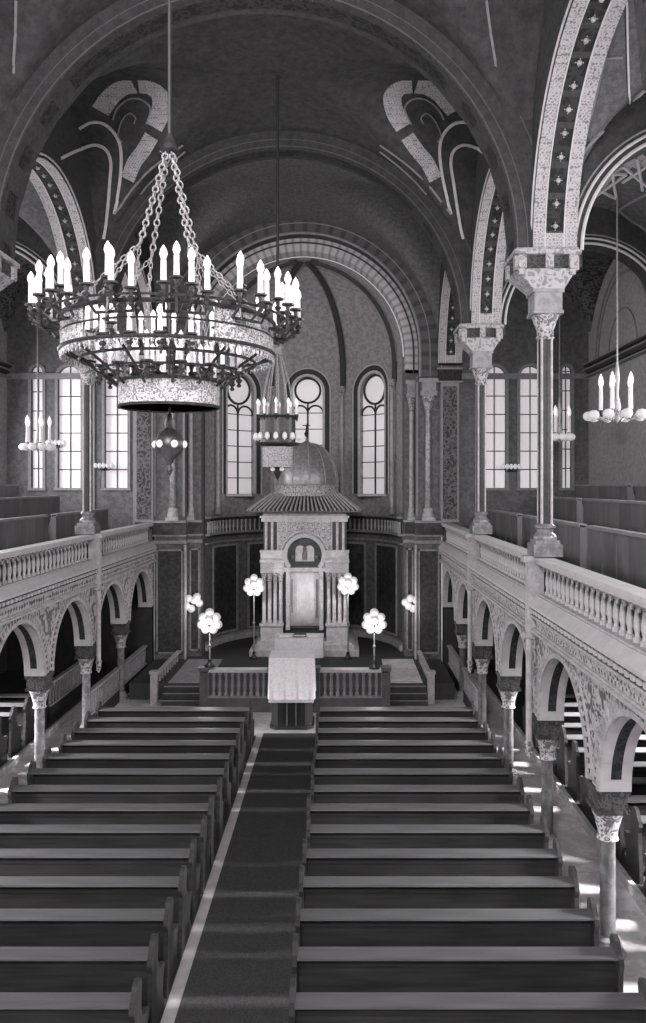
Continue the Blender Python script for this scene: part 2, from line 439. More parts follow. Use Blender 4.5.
# ---- gallery columns
def gallery_column(s):
    root = empty('gallery_column', (0,0,0), 0, 'x', 'column', 'columns standing on the galleries')
    part(root, 'base', MB().box((-.26,-.26,-.13),(.26,.26,.09)).box((-.22,-.22,.09),(.22,.22,.16)).lathe([(.21,.16),(.22,.2),(.2,.25),(.15,.3),(.15,.36),(.19,.38),(.19,.42),(.15,.46)], (0,0,0), 18), 'shaftl', True, 'pale moulded base')
    part(root, 'shaft', MB().lathe([(.122,.44),(.118,3.85)], (0,0,0), 16), 'shaftd', True)
    mb = MB()
    for k in range(4):
        a = k*PI/2+PI/4+.1
        part(root, 'colonnette', MB().lathe([(.026,.44),(.024,3.85)], (.128*math.cos(a), .128*math.sin(a), 0), 10), 'stone', True)
    part(root, 'capital', MB().lathe([(.14,3.8),(.17,3.84),(.15,3.88),(.155,3.98),(.2,4.1),(.22,4.16),(.26,4.26)], (0,0,0), 16), 'cap', True)
    mb = MB().box((-.27,-.27,4.24),(.27,.27,4.30)).box((-.25,-.25,4.30),(.25,.25,4.62)).box((-.28,-.28,4.62),(.28,.28,4.68))
    part(root, 'impost', mb, 'stone2')
    # corbelled bracket widening to the arch springing
    x0, x1 = (-.60, .46) if s > 0 else (-.46, .60)
    mb = MB().add([(-.28,-.28,4.68),(.28,-.28,4.68),(.28,.28,4.68),(-.28,.28,4.68),(x0,-.42,5.0),(x1,-.42,5.0),(x1,.42,5.0),(x0,.42,5.0)],
                  [(0,3,2,1),(4,5,6,7),(0,1,5,4),(1,2,6,5),(2,3,7,6),(3,0,4,7)])
    for xx in (x0+.02, -.1, x1-.14):      # small consoles
        mb.box((xx,-.47,5.0),(xx+.14,-.3,5.26))
        mb.box((xx+.02,-.42,4.9),(xx+.12,-.3,5.0))
    for yy in (-.42,.28): mb.box((x0-.04,yy,4.98),(x0+.1,yy+.14,5.26)).box((x1-.1,yy,4.98),(x1+.04,yy+.14,5.26))
    part(root, 'bracket_panel', MB().box((x0+.02,-.395,5.0),(x1-.02,.395,5.25)), 'capd')
    mb.box((x0-.06,-.5,5.24),(x1+.06,.5,5.32)).box((x0-.02,-.46,5.32),(x1+.02,.46,5.36))
    part(root, 'bracket', mb, 'stone3')
    return root
for s, nm in ((1,'right'), (-1,'left')):
    GC = gallery_column(s); GC.location = (SX(s,5.22), YL[2], 5.44); GC['label'] = 'tall clustered column on the %s-hand gallery rail, nearer one with bracketed head' % nm
    if s < 0: GC['label'] = 'tall clustered column on the left-hand gallery, at the picture edge, only its bracket in view'
    dup(GC, (SX(s,5.22), YL[3], 5.44), label='tall clustered column on the %s-hand gallery rail, farther one, nearer the apse' % nm)

# ---- upper nave walls with longitudinal arches
def bay_c(b): return (b[0]+b[1])/2
for s, nm in ((1,'right'), (-1,'left')):
    f = long_f(s, 4.90)
    ops = [(bay_c(b), R_LG, None, Z_SPR) for b in BAYS]
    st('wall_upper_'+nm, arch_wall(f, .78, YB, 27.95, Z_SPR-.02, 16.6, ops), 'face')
    for i, b in enumerate(BAYS[1:]):
        c = bay_c(b)
        trim(arch_ring(f, c, R_LG-.03, R_LG+.02, .0, .20, Z_SPR, 40), 'lpat')
        trim(arch_ring(f, c, R_LG-.03, R_LG+.02, .56, .78, Z_SPR, 40), 'lpat')
        for w in (.205, .54): trim(arch_ring(f, c, R_LG-.035, R_LG+.02, w, w+.02, Z_SPR, 40), 'white')
        trim(arch_ring(f, c, R_LG-.012, R_LG+.02, .22, .56, Z_SPR, 40), 'dpanel')
        for a in (0, PI-.09): trim(arch_ring(f, c, R_LG-.035, R_LG+.02, .2, .56, Z_SPR, 3, a0=a, a1=a+.09), 'lpat')
        mb = MB()
        for k in range(1, 24):
            a = PI*k/24; p = f(c+(R_LG-.03)*math.cos(a), .39, Z_SPR+(R_LG-.03)*math.sin(a))
            mb.sphere(p, .045, 8, 5)
            for q in range(4):
                aa = a+.022*math.cos(PI/2*q); p2 = f(c+(R_LG-.02)*math.cos(aa), .39+.06*math.sin(PI/2*q), Z_SPR+(R_LG-.02)*math.sin(aa)); mb.sphere(p2, .012, 6, 4)
        trim(mb, 'stone', True)
        for r in (.06,): trim(MB().tube(arc_pts(f, -.01, c, R_LG+r, Z_SPR, 40), .025, 6), 'white', True)

# ---- transverse arches across the nave
VA = 5.05     # vault radius across
def vaultA(x, k=VA): 
    return Z_SPR+math.sqrt(max(0, k*k-(x-XC)**2))*1.0
for i, y in enumerate(YL[1:4]):
    f = cross_f(y-.38)
    mb = arch_wall(f, .76, XC-4.98, XC+4.98, Z_SPR-.02, 16.4, [(XC, R_TR, None, Z_SPR)], ztop=lambda u: Z_SPR+math.sqrt(max(.01, 5.4**2-(u-XC)**2)))
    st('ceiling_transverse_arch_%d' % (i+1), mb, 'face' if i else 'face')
    for r, w, m_ in ((.02,.014,'dgrey'), (.2,.012,'dgrey'), (.62,.012,'dgrey')):
        trim(MB().tube(arc_pts(f, -.01, XC, R_TR+r, Z_SPR, 56), w, 6), m_, True)
    trim(arch_ring(f, XC, R_TR-.015, R_TR+.01, .2, .56, Z_SPR, 56), 'dpanel')

# ---- groin vaults
CM = {'v':[], 'f':[]}
def groin(y0, y1, x0, x1, xc, ra, zs, hc=None):
    hc = hc or ra
    mb = MB(); nx, ny = 40, 28; yc = (y0+y1)/2; hy = (y1-y0)/2
    vs = []
    for j in range(ny+1):
        y = yc-hy*math.cos(PI*j/ny)
        for i in range(nx+1):
            x = (x0+x1)/2-(x1-x0)/2*math.cos(PI*i/nx)
            a = math.sqrt(max(0, 1-((x-xc)/ra)**2))*hc
            b = math.sqrt(max(0, 1-((y-yc)/(hy))**2))*hc*.985
            vs.append((x, y, zs+max(a, b)))
    fs = [(j*(nx+1)+i, j*(nx+1)+i+1, (j+1)*(nx+1)+i+1, (j+1)*(nx+1)+i) for j in range(ny) for i in range(nx)]
    mb.add(vs, fs)
    o = len(CM['v']); CM['v'] += [Vector(v) for v in vs]; CM['f'] += [tuple(o+i for i in q) for q in fs]
    return mb
for i, (a, b) in enumerate([(YB, 1.3)]+BAYS):
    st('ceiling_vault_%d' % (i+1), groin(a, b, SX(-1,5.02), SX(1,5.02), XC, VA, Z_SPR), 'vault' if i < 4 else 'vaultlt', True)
for s, nm in ((1,'right'), (-1,'left')):
    xa, xb = SX(s,5.6), SX(s,10.25); xm = SX(s,7.93)
    for i, (a, b) in enumerate([(YB, 1.3)]+BAYS):
        st('ceiling_gallery_%s_%d' % (nm, i+1), groin(a, b, min(xa,xb), max(xa,xb), xm, 2.42, Z_SPR, 3.1), 'vaultlt' if i != 4 else 'damask', True)
    for i, y in enumerate(YL[1:4]):
        f = cross_f(y-.3)
        st('ceiling_gallery_arch_%s_%d' % (nm, i+1), arch_wall(f, .6, min(xa,xb), max(xa,xb), Z_SPR-.3, 14.2, [(xm, 2.12, None, Z_SPR)]), 'face')
        for r, w, m_ in ((.01,.035,'white'), (.14,.03,'white'), (.24,.02,'grey')):
            trim(MB().tube(arc_pts(f, -.01, xm, 2.12+r, Z_SPR, 40), w, 6), m_, True)
# ---- outer walls, cornice, windows along them; the high ones are added to house side lights
win_n = [0]
def window(f, c, r, sill, spr, depth=.12, style='bars', rim='white', face=-.02, bars=5):
    """daylit arched window: glazed pane set back in its opening, leaded bars, moulded rim"""
    win_n[0] += 1
    outline = [(c-r, sill), (c+r, sill)]+[(c+r*math.cos(PI*k/16), spr+r*math.sin(PI*k/16)) for k in range(17)]
    g = MB().prism(outline, lambda u,z: f(u, depth, z), lambda u,z: f(u, depth+.03, z))
    root = empty('window_%d' % win_n[0], (0,0,0)); root['kind'] = 'structure'
    part(root, 'window_pane', g, 'glass')
    mb = MB(); B = .022
    dd = depth-(.03 if style != 'tracery' else .11)
    if style == 'tracery':
        r2 = r*.82; zc = spr+.05
        mb.tube([f(c+r2*math.cos(2*PI*k/24), dd, zc+r2*math.sin(2*PI*k/24)) for k in range(24)], .05, 6, closed=True)
        zl = zc-r2-.42
        for sgn in (-1, 1):
            cx = c+sgn*r/2
            mb.tube([f(cx+r/2*math.cos(PI*k/10), dd, zl+r/2*math.sin(PI*k/10)) for k in range(11)], .04, 6)
        mb.tube([f(c, dd, sill), f(c, dd, zc-r2)], .04, 6)
        top = zl
    else:
        mb.tube([f(c, dd, sill), f(c, dd, spr+r)], .022, 5); top = spr
    for k in range(1, bars+1):
        z = sill+(top-sill)*k/(bars+ (0 if style != 'tracery' else 0))
        mb.tube([f(c-r+2*r*q/6, dd, z) for q in range(7)], .018, 5)
    part(root, 'glazing_bars', mb, 'lead', True)
    mb = arch_ring(f, c, r+.0, r+.1, face-.03, .02, spr, 24, stilt=spr-sill)
    mb.box(*[tuple(min(p[i], q[i]) for i in range(3)) if k == 0 else tuple(max(p[i], q[i]) for i in range(3)) for k in (0, 1) for p, q in [(f(c-r-.12, face-.05, sill-.09), f(c+r+.12, .06, sill))]])
    part(root, 'window_frame', mb, rim)
    return root
for s, nm in ((1,'right'), (-1,'left')):
    f = long_f(s, 10.18)
    ops = []
    for b in [(-3,1.3)]+BAYS[:(3 if s > 0 else 4)]:
        c = bay_c(b)
        if b[0] < 0: continue
        for o in (-1.1, 1.1): ops.append((c+o, .5, 6.4, 9.2)); ops.append((c+o, .5, None, -9))
    hi = [o for o in ops if o[2]]
    if s < 0: hi = [o for o in hi]
    st('wall_outer_'+nm, arch_wall(f, .3, YB, 28.2, 4.5, 14.3, hi), 'walll')
    lo = [(o[0], .5, 1.3, 3.0) for o in hi]
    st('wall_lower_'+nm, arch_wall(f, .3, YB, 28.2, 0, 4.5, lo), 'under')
    for o in hi: window(f, *o[:1], .5, 6.4, 9.2)
    for o in lo: window(f, *o[:1], .5, 1.3, 3.0, bars=3)
    mb = MB()
    for z0, z1, dd in ((10.38,10.48,.06), (10.48,10.72,.12), (10.72,10.78,.2)): mb.box((SX(s,10.2-dd), YB, z0), (SX(s,10.2), 28, z1))
    trim(mb, 'dent')
    for z in (10.36, 10.6, 10.8): trim(MB().box((SX(s,10.2-.23), YB, z-.02), (SX(s,10.2), 28, z+.02)), 'grey')
    # lunette mouldings on the outer wall
    for b in BAYS[1:]:
        for r, w, m_ in ((2.55,.03,'grey'), (2.3,.045,'grey'), (1.2,.02,'grey')):
            c = bay_c(b)
            trim(MB().tube([(SX(s,10.15), c+r*math.cos(PI*k/30), 10.82+r*math.sin(PI*k/30)) for k in range(31)], w, 6), m_, True)

# ---- end wall of galleries at Y=28 (both storeys), and chancel wall
RCH = 4.13; XA = -1.33; ZCH = 11.28
ends = {1: [(5.42,.38), (6.68,.38), (7.93,.16)], -1: [(-7.83,.40), (-9.47,.40), (-10.6,.2)]}
for s, nm in ((1,'right'), (-1,'left')):
    f = cross_f(28.0)
    a, b = sorted((SX(s,5.1), SX(s,10.3)))
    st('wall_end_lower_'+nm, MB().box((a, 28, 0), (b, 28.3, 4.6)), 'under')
    ops = [(x, r, 6.5, 10.75-r) for x, r in ends[s]]
    st('wall_end_'+nm, arch_wall(f, .35, a, b, 4.5, 14.2, ops), 'wallg')
    for i, o in enumerate(ops): window(f, *o, depth=.15, bars=6, rim='grey')
    # thin vertical fillets between windows and patterned panel beside the pier
    for x in ((4.95, 8.72) if s > 0 else (-7.2, -8.6)):
        trim(MB().box((x-.03, 27.93, 4.7), (x+.03, 28, 10.4)), 'grey')
    trim(MB().box((a, 27.9, 10.3), (b, 28, 10.5)), 'grey')
    x0, x1 = (3.52, 4.12) if s > 0 else (-7.12, -6.52)
    for yy, r1 in ((27.86, 0),):
        pass
    trim(MB().box((x0-.02, 27.8, 5.3), (x1+.02, 28.0, 10.15)), 'grey')
    trim(MB().box((x0+.06, 27.77, 5.42), (x1-.06, 27.81, 10.03)), 'damask')
    trim(MB().box((x0-.1, 27.75, 10.2), (x1+.1, 28.0, 10.62)), 'dpanel')
    for z in (10.18, 10.64): trim(MB().box((x0-.14, 27.7, z-.03), (x1+.14, 28.0, z+.03)), 'grey')
f = cross_f(28.0)
mb = arch_wall(f, .5, SX(-1,5.1), SX(1,5.1), 10.3, 16.6, [(XA, RCH, None, ZCH)])
st('wall_chancel', mb, 'vaultlt')
o = arch_ring(f, XA, RCH, RCH+.75, -.06, .0, ZCH, 56, stilt=.9); trim(o, 'brickd', origin=(XA, 28, ZCH))
for r, w, m_ in ((.0,.05,'grey'), (.35,.02,'grey'), (.75,.03,'grey')): trim(MB().tube(arc_pts(f, -.06, XA, RCH+r, ZCH, 56, stilt=.9), w, 6), m_, True)
trim(arch_ring(f, XA, RCH-.02, RCH+.02, .02, .48, ZCH, 56, stilt=.9), 'rib')
# second, pale order of voussoirs
f2 = cross_f(28.5)
o = arch_ring(f2, XA, 3.66, 4.2, 0, .7, ZCH, 56, stilt=.7); trim(o, 'brick', origin=(XA, 28.5, ZCH))
trim(MB().tube(arc_pts(f2, -.02, XA, 3.95, ZCH, 56, stilt=.7), .03, 6), 'rib', True)
st('wall_chancel_inner', arch_wall(f2, .4, SX(-1,4.5), SX(1,4.5), 10.3, 16.4, [(XA, 4.14, None, ZCH)]), 'face')
# niches in the chancel wall spandrels
for x in (2.96, -5.9):
    out = [(x-.22, 14.5), (x+.22, 14.5)]+[(x+.22*math.cos(PI*k/10), 15.25+.22*math.sin(PI*k/10)) for k in range(11)]
    trim(MB().prism(out, lambda u,z: (u,27.95,z), lambda u,z: (u,28.02,z)), 'dpanel')
    trim(arch_ring(f, x, .22, .28, -.07, .0, 15.25, 12, stilt=.75), 'grey')

# ---- chancel piers: each one a body of two orders, with panels, cornices and engaged columns
for s, nm in ((1,'right'), (-1,'left')):
    xo, xi = (3.55, 2.66) if s > 0 else (-6.5, -5.42)      # outer, inner
    x2 = 2.30 if s > 0 else -4.95
    lo, hi = min(xo, xi), max(xo, xi)
    mb = MB().box((lo, 28.0, 0), (hi, 28.6, 10.4))
    mb.box((min(x2, hi), 28.5, 0), (max(x2, lo), 29.3, 10.7)) if s < 0 else mb.box((x2, 28.5, 0), (hi, 29.3, 10.7))
    st('wall_pier_'+nm, mb, 'apsel')
    mb = MB()
    for (a, b, y) in ((lo, hi, 28.0), (min(x2, xi), max(x2, xi), 28.5)):
        for z0, z1, dd in ((4.55,4.66,.10), (4.80,4.86,.07), (5.28,5.36,.16)): mb.box((a-.05, y-dd, z0), (b+.05, y+.02, z1))
    trim(mb, 'stone2')
    trim(MB().box((lo-.04, 27.9, 4.86), (hi+.04, 28.0, 5.28)).box((min(x2,xi), 28.42, 4.86), (max(x2,xi), 28.5, 5.28)), 'pdark')
    for (a, b, y) in ((lo+.08, hi-.08, 27.98), (min(x2, xi)+.07, max(x2, xi)-.05, 28.48)):
        fr = MB().box((a, y-.03, .7), (a+.05, y+.02, 4.35)).box((b-.05, y-.03, .7), (b, y+.02, 4.35)).box((a, y-.03, .7), (b, y+.02, .76)).box((a, y-.03, 4.29), (b, y+.02, 4.35))
        trim(fr, 'stone2'); trim(MB().box((a+.05, y-.01, .76), (b-.05, y+.02, 4.29)), 'pdark')
    # pale vertical edge
    e = xi if s > 0 else xi
    trim(MB().lathe([(.05,.5),(.05,4.5)], (xi, 28.0, 0), 8), 'stone', True)
    # engaged columns on the cornice
    for j, (x, y) in enumerate(((xi+s*.42, 27.95), (xi-s*.12, 28.42))):
        r = .13 if j == 0 else .085
        root = empty('chancel_column', (x, y, 5.36), 0, '%s engaged column on the %s-hand chancel pier cornice' % (['pale tall', 'thinner recessed'][j], nm), 'column', 'engaged columns of the chancel piers')
        part(root, 'base', MB().box((-r*1.7,-r*1.7,0),(r*1.7,r*1.7,.12)).lathe([(r*1.6,.12),(r*1.6,.2),(r*1.2,.3),(r*1.4,.38),(r,.45)], (0,0,0), 14), 'stone', True)
        part(root, 'shaft', MB().lathe([(r,.4),(r*.9,3.9)], (0,0,0), 16), 'shaftl' if j == 0 else 'stone', True)
        part(root, 'capital', MB().lathe([(r,3.85),(r*1.25,3.9),(r*1.1,3.96),(r*1.7,4.28),(r*1.9,4.34)], (0,0,0), 14), 'cap', True)
        part(root, 'impost', MB().box((-r*2.2,-r*2,4.34),(r*2.2,r*2,4.5)).box((-r*1.9,-r*1.8,4.5),(r*1.9,r*1.8,4.8)).box((-r*2.5,-r*2.2,4.8),(r*2.5,r*2.2,4.95)), 'stone2')
    trim(MB().box((lo, 27.92, 5.5), (lo+.07, 28.0, 10.2)).box((hi-.07, 27.92, 5.5), (hi, 28.0, 10.2)), 'grey')

# ---- apse
RA = 3.62; YA = 29.35
def fa(u, w, z): 
    th = u/RA; return (XA+(RA+w)*math.sin(th), YA+(RA+w)*math.cos(th), z)
AW = [(0, .62, 6.25, 10.45), (.83*RA, .70, 6.25, 10.35), (-.83*RA, .70, 6.25, 10.35)]
st('wall_apse', arch_wall(fa, .4, -PI/2*RA, PI/2*RA, 5.3, ZCH, AW, du=.25), 'apse')
st('wall_apse_lower', arch_wall(fa, .4, -PI/2*RA, PI/2*RA, .0, 5.3, [], du=.25), 'apsel')
for o in AW:
    window(fa, *o, depth=.2, style='tracery', bars=5)
    trim(arch_ring(fa, o[0], o[1]+.1, o[1]+.30, -.04, .0, o[3], 24, stilt=o[3]-o[2]), 'rib')
    trim(MB().tube(arc_pts(fa, -.05, o[0], o[1]+.33, o[3], 24, stilt=o[3]-o[2]), .03, 6), 'white', True)
mb = MB(); vs = []; nA, nB = 36, 16
for j in range(nB+1):
    ph = PI/2*j/nB
    for i in range(nA+1):
        th = -PI/2+PI*i/nA
        vs.append((XA+RA*math.cos(ph)*math.sin(th), YA+RA*math.cos(ph)*math.cos(th), ZCH+RA*math.sin(ph)))
mb.add(vs, [(j*(nA+1)+i, j*(nA+1)+i+1, (j+1)*(nA+1)+i+1, (j+1)*(nA+1)+i) for j in range(nB) for i in range(nA)])
st('ceiling_apse', mb, 'apse', True)
# the barrel strip between chancel orders and the semidome
vs = []
for i in range(37):
    a = PI*i/36
    for y in (29.15, YA+.02): vs.append((XA+RA*math.cos(a), y, ZCH+RA*math.sin(a)))
st('ceiling_apse_strip', MB().add(vs, [(2*i,2*i+1,2*i+3,2*i+2) for i in range(36)]), 'apse', True)
st('wall_apse_return', MB().box((XA-RA-.4, 29.2, 0), (XA-RA, YA+.05, ZCH)).box((XA+RA, 29.2, 0), (XA+RA+.4, YA+.05, ZCH)), 'apsel')
for th in (-1.28, -.42, .42, 1.28):
    pts = [(XA+(RA-.05)*math.cos(PI/2*j/20)*math.sin(th), YA+(RA-.05)*math.cos(PI/2*j/20)*math.cos(th), ZCH+(RA-.05)*math.sin(PI/2*j/20)) for j in range(20)]
    pts = [(pts[0][0], pts[0][1], 10.6)]+pts
    trim(MB().tube(pts, .12, 8), 'rib', True)
    off = .14
    for sg in (-1, 1):
        p2 = [(XA+(RA-.04)*math.cos(PI/2*j/20)*math.sin(th)+sg*off*math.cos(th), YA+(RA-.04)*math.cos(PI/2*j/20)*math.cos(th)-sg*off*math.sin(th), ZCH+(RA-.04)*math.sin(PI/2*j/20)) for j in range(19)]
        trim(MB().tube(p2, .022, 5), 'grey', True)
    # engaged shaft under each rib
    x, y = XA+(RA-.18)*math.sin(th), YA+(RA-.18)*math.cos(th)
    root = empty('apse_shaft', (x, y, 5.5), 0, None, 'column', 'thin wall shafts between the apse windows')
    root['label'] = {-1.28:'thin wall shaft left of the left apse window', -.42:'thin wall shaft between the left and middle apse windows', .42:'thin wall shaft between the middle and right apse windows', 1.28:'thin wall shaft right of the right apse window'}[th]
    part(root, 'base', MB().lathe([(.14,0),(.14,.1),(.1,.2),(.11,.26)], (0,0,0), 12), 'stone2', True)
    part(root, 'shaft', MB().lathe([(.075,.25),(.075,4.75)], (0,0,0), 12), 'stone', True)
    part(root, 'capital', MB().lathe([(.075,4.7),(.1,4.74),(.09,4.8),(.16,5.05),(.17,5.1)], (0,0,0), 12), 'cap', True)
# cornice belt and blind balustrade at gallery level; base course
def fabox(u0, u1, z0, z1, w0, w1, n=1):
    mb = MB()
    for i in range(n):
        a = u0+(u1-u0)*i/n; b = u0+(u1-u0)*(i+1)/n
        vs = [fa(a,w0,z0),fa(b,w0,z0),fa(b,w1,z0),fa(a,w1,z0),fa(a,w0,z1),fa(b,w0,z1),fa(b,w1,z1),fa(a,w1,z1)]
        mb.add(vs, [(0,3,2,1),(4,5,6,7),(0,1,5,4),(2,3,7,6)]+([(3,0,4,7)] if i == 0 else [])+([(1,2,6,5)] if i == n-1 else []))
    return mb
UE = PI/2*RA
for z0, z1, w, m_ in ((5.36,5.44,-.22,'stone2'), (5.25,5.36,-.14,'dent'), (4.72,4.80,-.16,'stone2'), (4.62,4.72,-.08,'dent'), (4.4,4.46,-.1,'stone2'), (.5,.72,-.1,'stone'), (.72,.8,-.05,'stone2')):
    trim(fabox(-UE, UE, z0, z1, w, .02, 30), m_)
mb = MB()
for k in range(52):
    u = -UE+2*UE*(k+.5)/52; p = fa(u, -.08, 0); mb.lathe([(.035,4.8),(.03,4.88),(.05,4.98),(.03,5.12),(.045,5.25)], (p[0],p[1],0), 6)
trim(mb, 'stone', True)
for u0, u1 in ((-4.75,-3.1), (-2.6,-1.0), (1.0,2.6), (3.1,4.75)):
    mb = fabox(u0, u0+.08, .85, 4.3, -.05, .01); 
    for q in (fabox(u1-.08,u1,.85,4.3,-.05,.01), fabox(u0,u1,4.22,4.3,-.05,.01,6), fabox(u0,u1,.85,.93,-.05,.01,6)): mb.add(q.v, q.f)
    trim(mb, 'stone2')
    trim(fabox(u0+.08, u1-.08, .93, 4.22, -.015, .01, 6), 'pdark')

# ---- back wall behind the viewer; its windows are added to house the key light
f = cross_f(YB-.3)
st('wall_west', arch_wall(f, .3, SX(-1,10.4), SX(1,10.4), 0, 16.6, [(XC, 1.9, 8.2, 11.8), (XC-7.9,.6,6.5,9.2), (XC+7.9,.6,6.5,9.2)]), 'walll')
for o in ((XC, 1.9, 8.2, 11.8), (XC-7.9,.6,6.5,9.2), (XC+7.9,.6,6.5,9.2)):
    window(lambda u,w,z: (u, YB-w, z), *o, depth=.1)

# ---- chancel platform, steps
st('floor_chancel', MB().box((SX(-1,5.0), 24.6, 0), (SX(1,5.0), 33.2, .5)).box((-4.0, 23.55, 0), (1.36, 24.61, .5)), 'carpet')
st('floor_chancel_side_right', MB().box((1.45, 24.62, .5), (2.55, 28.0, .512)), 'floor')
st('floor_chancel_side_left', MB().box((-5.3, 24.62, .5), (-4.1, 28.0, .512)), 'stone2')
for a, b, nm in ((-5.35, -4.0, 'left'), (1.36, 2.62, 'right')):
    root = empty('steps', ((a+b)/2, 23.9, 0), 0, 'short flight of three dark steps up to the platform, %s of the low balustrade' % nm, 'steps', 'steps up to the chancel')
    for k in range(3):
        part(root, 'step', MB().box((a-(a+b)/2, .23*k, 0), (b-(a+b)/2, .70, .155*(k+1))), 'step')
        part(root, 'nosing', MB().box((a-(a+b)/2, .23*k-.02, .155*(k+1)-.015), (b-(a+b)/2, .23*k+.04, .155*(k+1)+.01)), 'grey')
# low chancel balustrade in two lengths either side of the pulpit
cb = None
for a, b, nm in ((-3.95, -1.95, 'left'), (-.72, 1.34, 'right')):
    root = empty('chancel_balustrade', (a, 23.35, 0), 0, 'low dark balustrade with white-topped rail, %s of the draped pulpit' % nm, 'balustrade', 'low balustrades before the ark')
    L = b-a
    part(root, 'plinth', MB().box((0,-.14,0),(L,.14,.42)), 'balw')
    part(root, 'base_rail', MB().box((-.02,-.16,.42),(L+.02,.16,.47)), 'grey')
    part(root, 'top_rail', MB().box((-.04,-.17,1.16),(L+.04,.17,1.24)), 'rail')
    part(root, 'backing_panel', MB().box((0,.02,.47),(L,.06,1.16)), 'balw')
    for k in range(11):
        x = L*(k+.5)/11
        if cb is None:
            cb = part(root, 'baluster', MB().lathe([(.06,0),(.06,.08),(.035,.12),(.06,.28),(.045,.45),(.035,.56),(.06,.62),(.06,.69)], (0,0,0), 8), 'balp', True); o = cb
        else: o = cb.copy(); C.objects.link(o); o.parent = root
        o.location = (x, -.06, .47)
    for x in (0, L): part(root, 'post', MB().box((x-.12,-.17,0),(x+.12,.17,1.2)).box((x-.15,-.2,1.2),(x+.15,.2,1.3)), 'balw')
# sloping side railings beside the steps
for s, nm, x in ((1,'right',2.75), (-1,'left',-5.62)):
    root = empty('stair_railing', (x, 24.2, 0), 0, 'pale-edged openwork railing beside the %s steps at the pier foot' % nm, 'railing', 'railings beside the platform steps')
    part(root, 'handrail', MB().bar((0,0,.80),(0,3.7,.80),.14,.07), 'stone')
    part(root, 'bottom_rail', MB().bar((0,0,.12),(0,3.7,.12),.1,.08), 'stone')
    for k in range(9):
        y = .25+k*.38
        part(root, 'slat', MB().bar((0,y,.14),(0,y+.18,.78),.05,.08), 'stone')
    part(root, 'post', MB().box((-.1,-.1,0),(.1,.1,.9)).box((-.13,-.13,.9),(.13,.13,.98)), 'stone')
# slatted parapets between the arcade columns near the chancel
for s, nm in ((-1,'left'), (1,'right')):
    for y0, y1, w in ((21.9,25.2,'set back'), (21.5,24.35,'nearer'), (24.85,27.7,'farther')):
        if s > 0 and w == 'set back': continue
        root = empty('aisle_parapet', (SX(s,5.26) if w != 'set back' else SX(s,6.5), y0, 0 if w != 'set back' else .12), 0, 'slatted wooden parapet between arcade columns by the %s chancel pier, %s one' % (nm, w) if w != 'set back' else 'slatted wooden parapet under the left gallery, behind the line of columns', 'railing', 'slatted parapets closing the side aisles')
        L = y1-y0
        part(root, 'top_rail', MB().box((-.07,0,1.0),(.07,L,1.06)), 'stone2')
        part(root, 'bottom_rail', MB().box((-.05,0,.4),(.05,L,.45)), 'grey')
        part(root, 'kick_board', MB().box((-.03,0,0),(.03,L,.4)), 'pew')
        for k in range(14):
            y = L*(k+.5)/14
            part(root, 'slat', MB().bar((0,y-.05,.45),(0,y+.05,1.0),.05,.06), 'stone2')

# ---- ark
AX, AY = -1.27, 28.7
root = empty('ark', (AX, AY, .5), 0, 'tall pale marble shrine with tiled eave and onion dome in the apse', 'shrine')
part(root, 'plinth', MB().box((-1.95,-.3,0),(1.95,2.4,.22)).box((-1.78,-.18,.22),(1.78,2.3,.4)).box((-1.68,-.08,.4),(1.68,2.2,.5)), 'ark')
for q in (-1,1):
    a, b = sorted((q*.78, q*1.58)); part(root, 'pedestal', MB().box((a,0,.5),(b,2.1,1.1)).box((a-.03,-.06,1.04),(b+.03,.1,1.14)), 'ark')
mb = MB().box((-1.48,.22,1.1),(-.72,2.0,5.1)).box((.72,.22,1.1),(1.48,2.0,5.1)).box((-.74,.5,.5),(.74,2.0,5.1)).box((-1.5,.2,3.0),(-.66,.5,5.0)).box((.66,.2,3.0),(1.5,.5,5.0))
part(root, 'body', mb, 'arkd')
for sg in (-1, 1):
    for k in range(4):
        x = sg*(.86+.2*k)
        p = part(root, 'column', MB().lathe([(.09,1.12),(.09,1.2),(.07,1.26),(.065,2.65)], (x,.08,0), 12), 'ark', True)
        part(p, 'capital', MB().lathe([(.07,2.62),(.085,2.66),(.075,2.72),(.11,2.9),(.11,2.95)], (x,.08,0), 10), 'arkorn', True)
    for k in range(3):
        x = sg*(.95+.22*k)
        part(root, 'upper_column', MB().lathe([(.06,3.75),(.05,3.85),(.05,4.7),(.07,4.8)], (x,.1,0), 10), 'ark', True)
# entablatures
for sg in (-1, 1):
    a, b = sorted((sg*.74, sg*1.58)); mb = MB()
    mb.box((a,-.08,2.95),(b,.4,3.1)).box((a,-.04,3.1),(b,.4,3.32)).box((a-.02,-.12,3.32),(b+.02,.4,3.42)).box((a,-.05,3.42),(b,.4,3.68)).box((a-.02,-.1,3.68),(b+.02,.4,3.76))
    part(root, 'entablature', mb, 'ark')
mb = MB().box((-1.55,-.04,4.78),(1.55,2.1,4.92)).box((-1.6,-.12,4.92),(1.6,2.1,5.0)).box((-1.5,.0,5.0),(1.5,2.0,5.2))
part(root, 'upper_cornice', mb, 'ark')
ff = lambda u,w,z: (u, w, z)
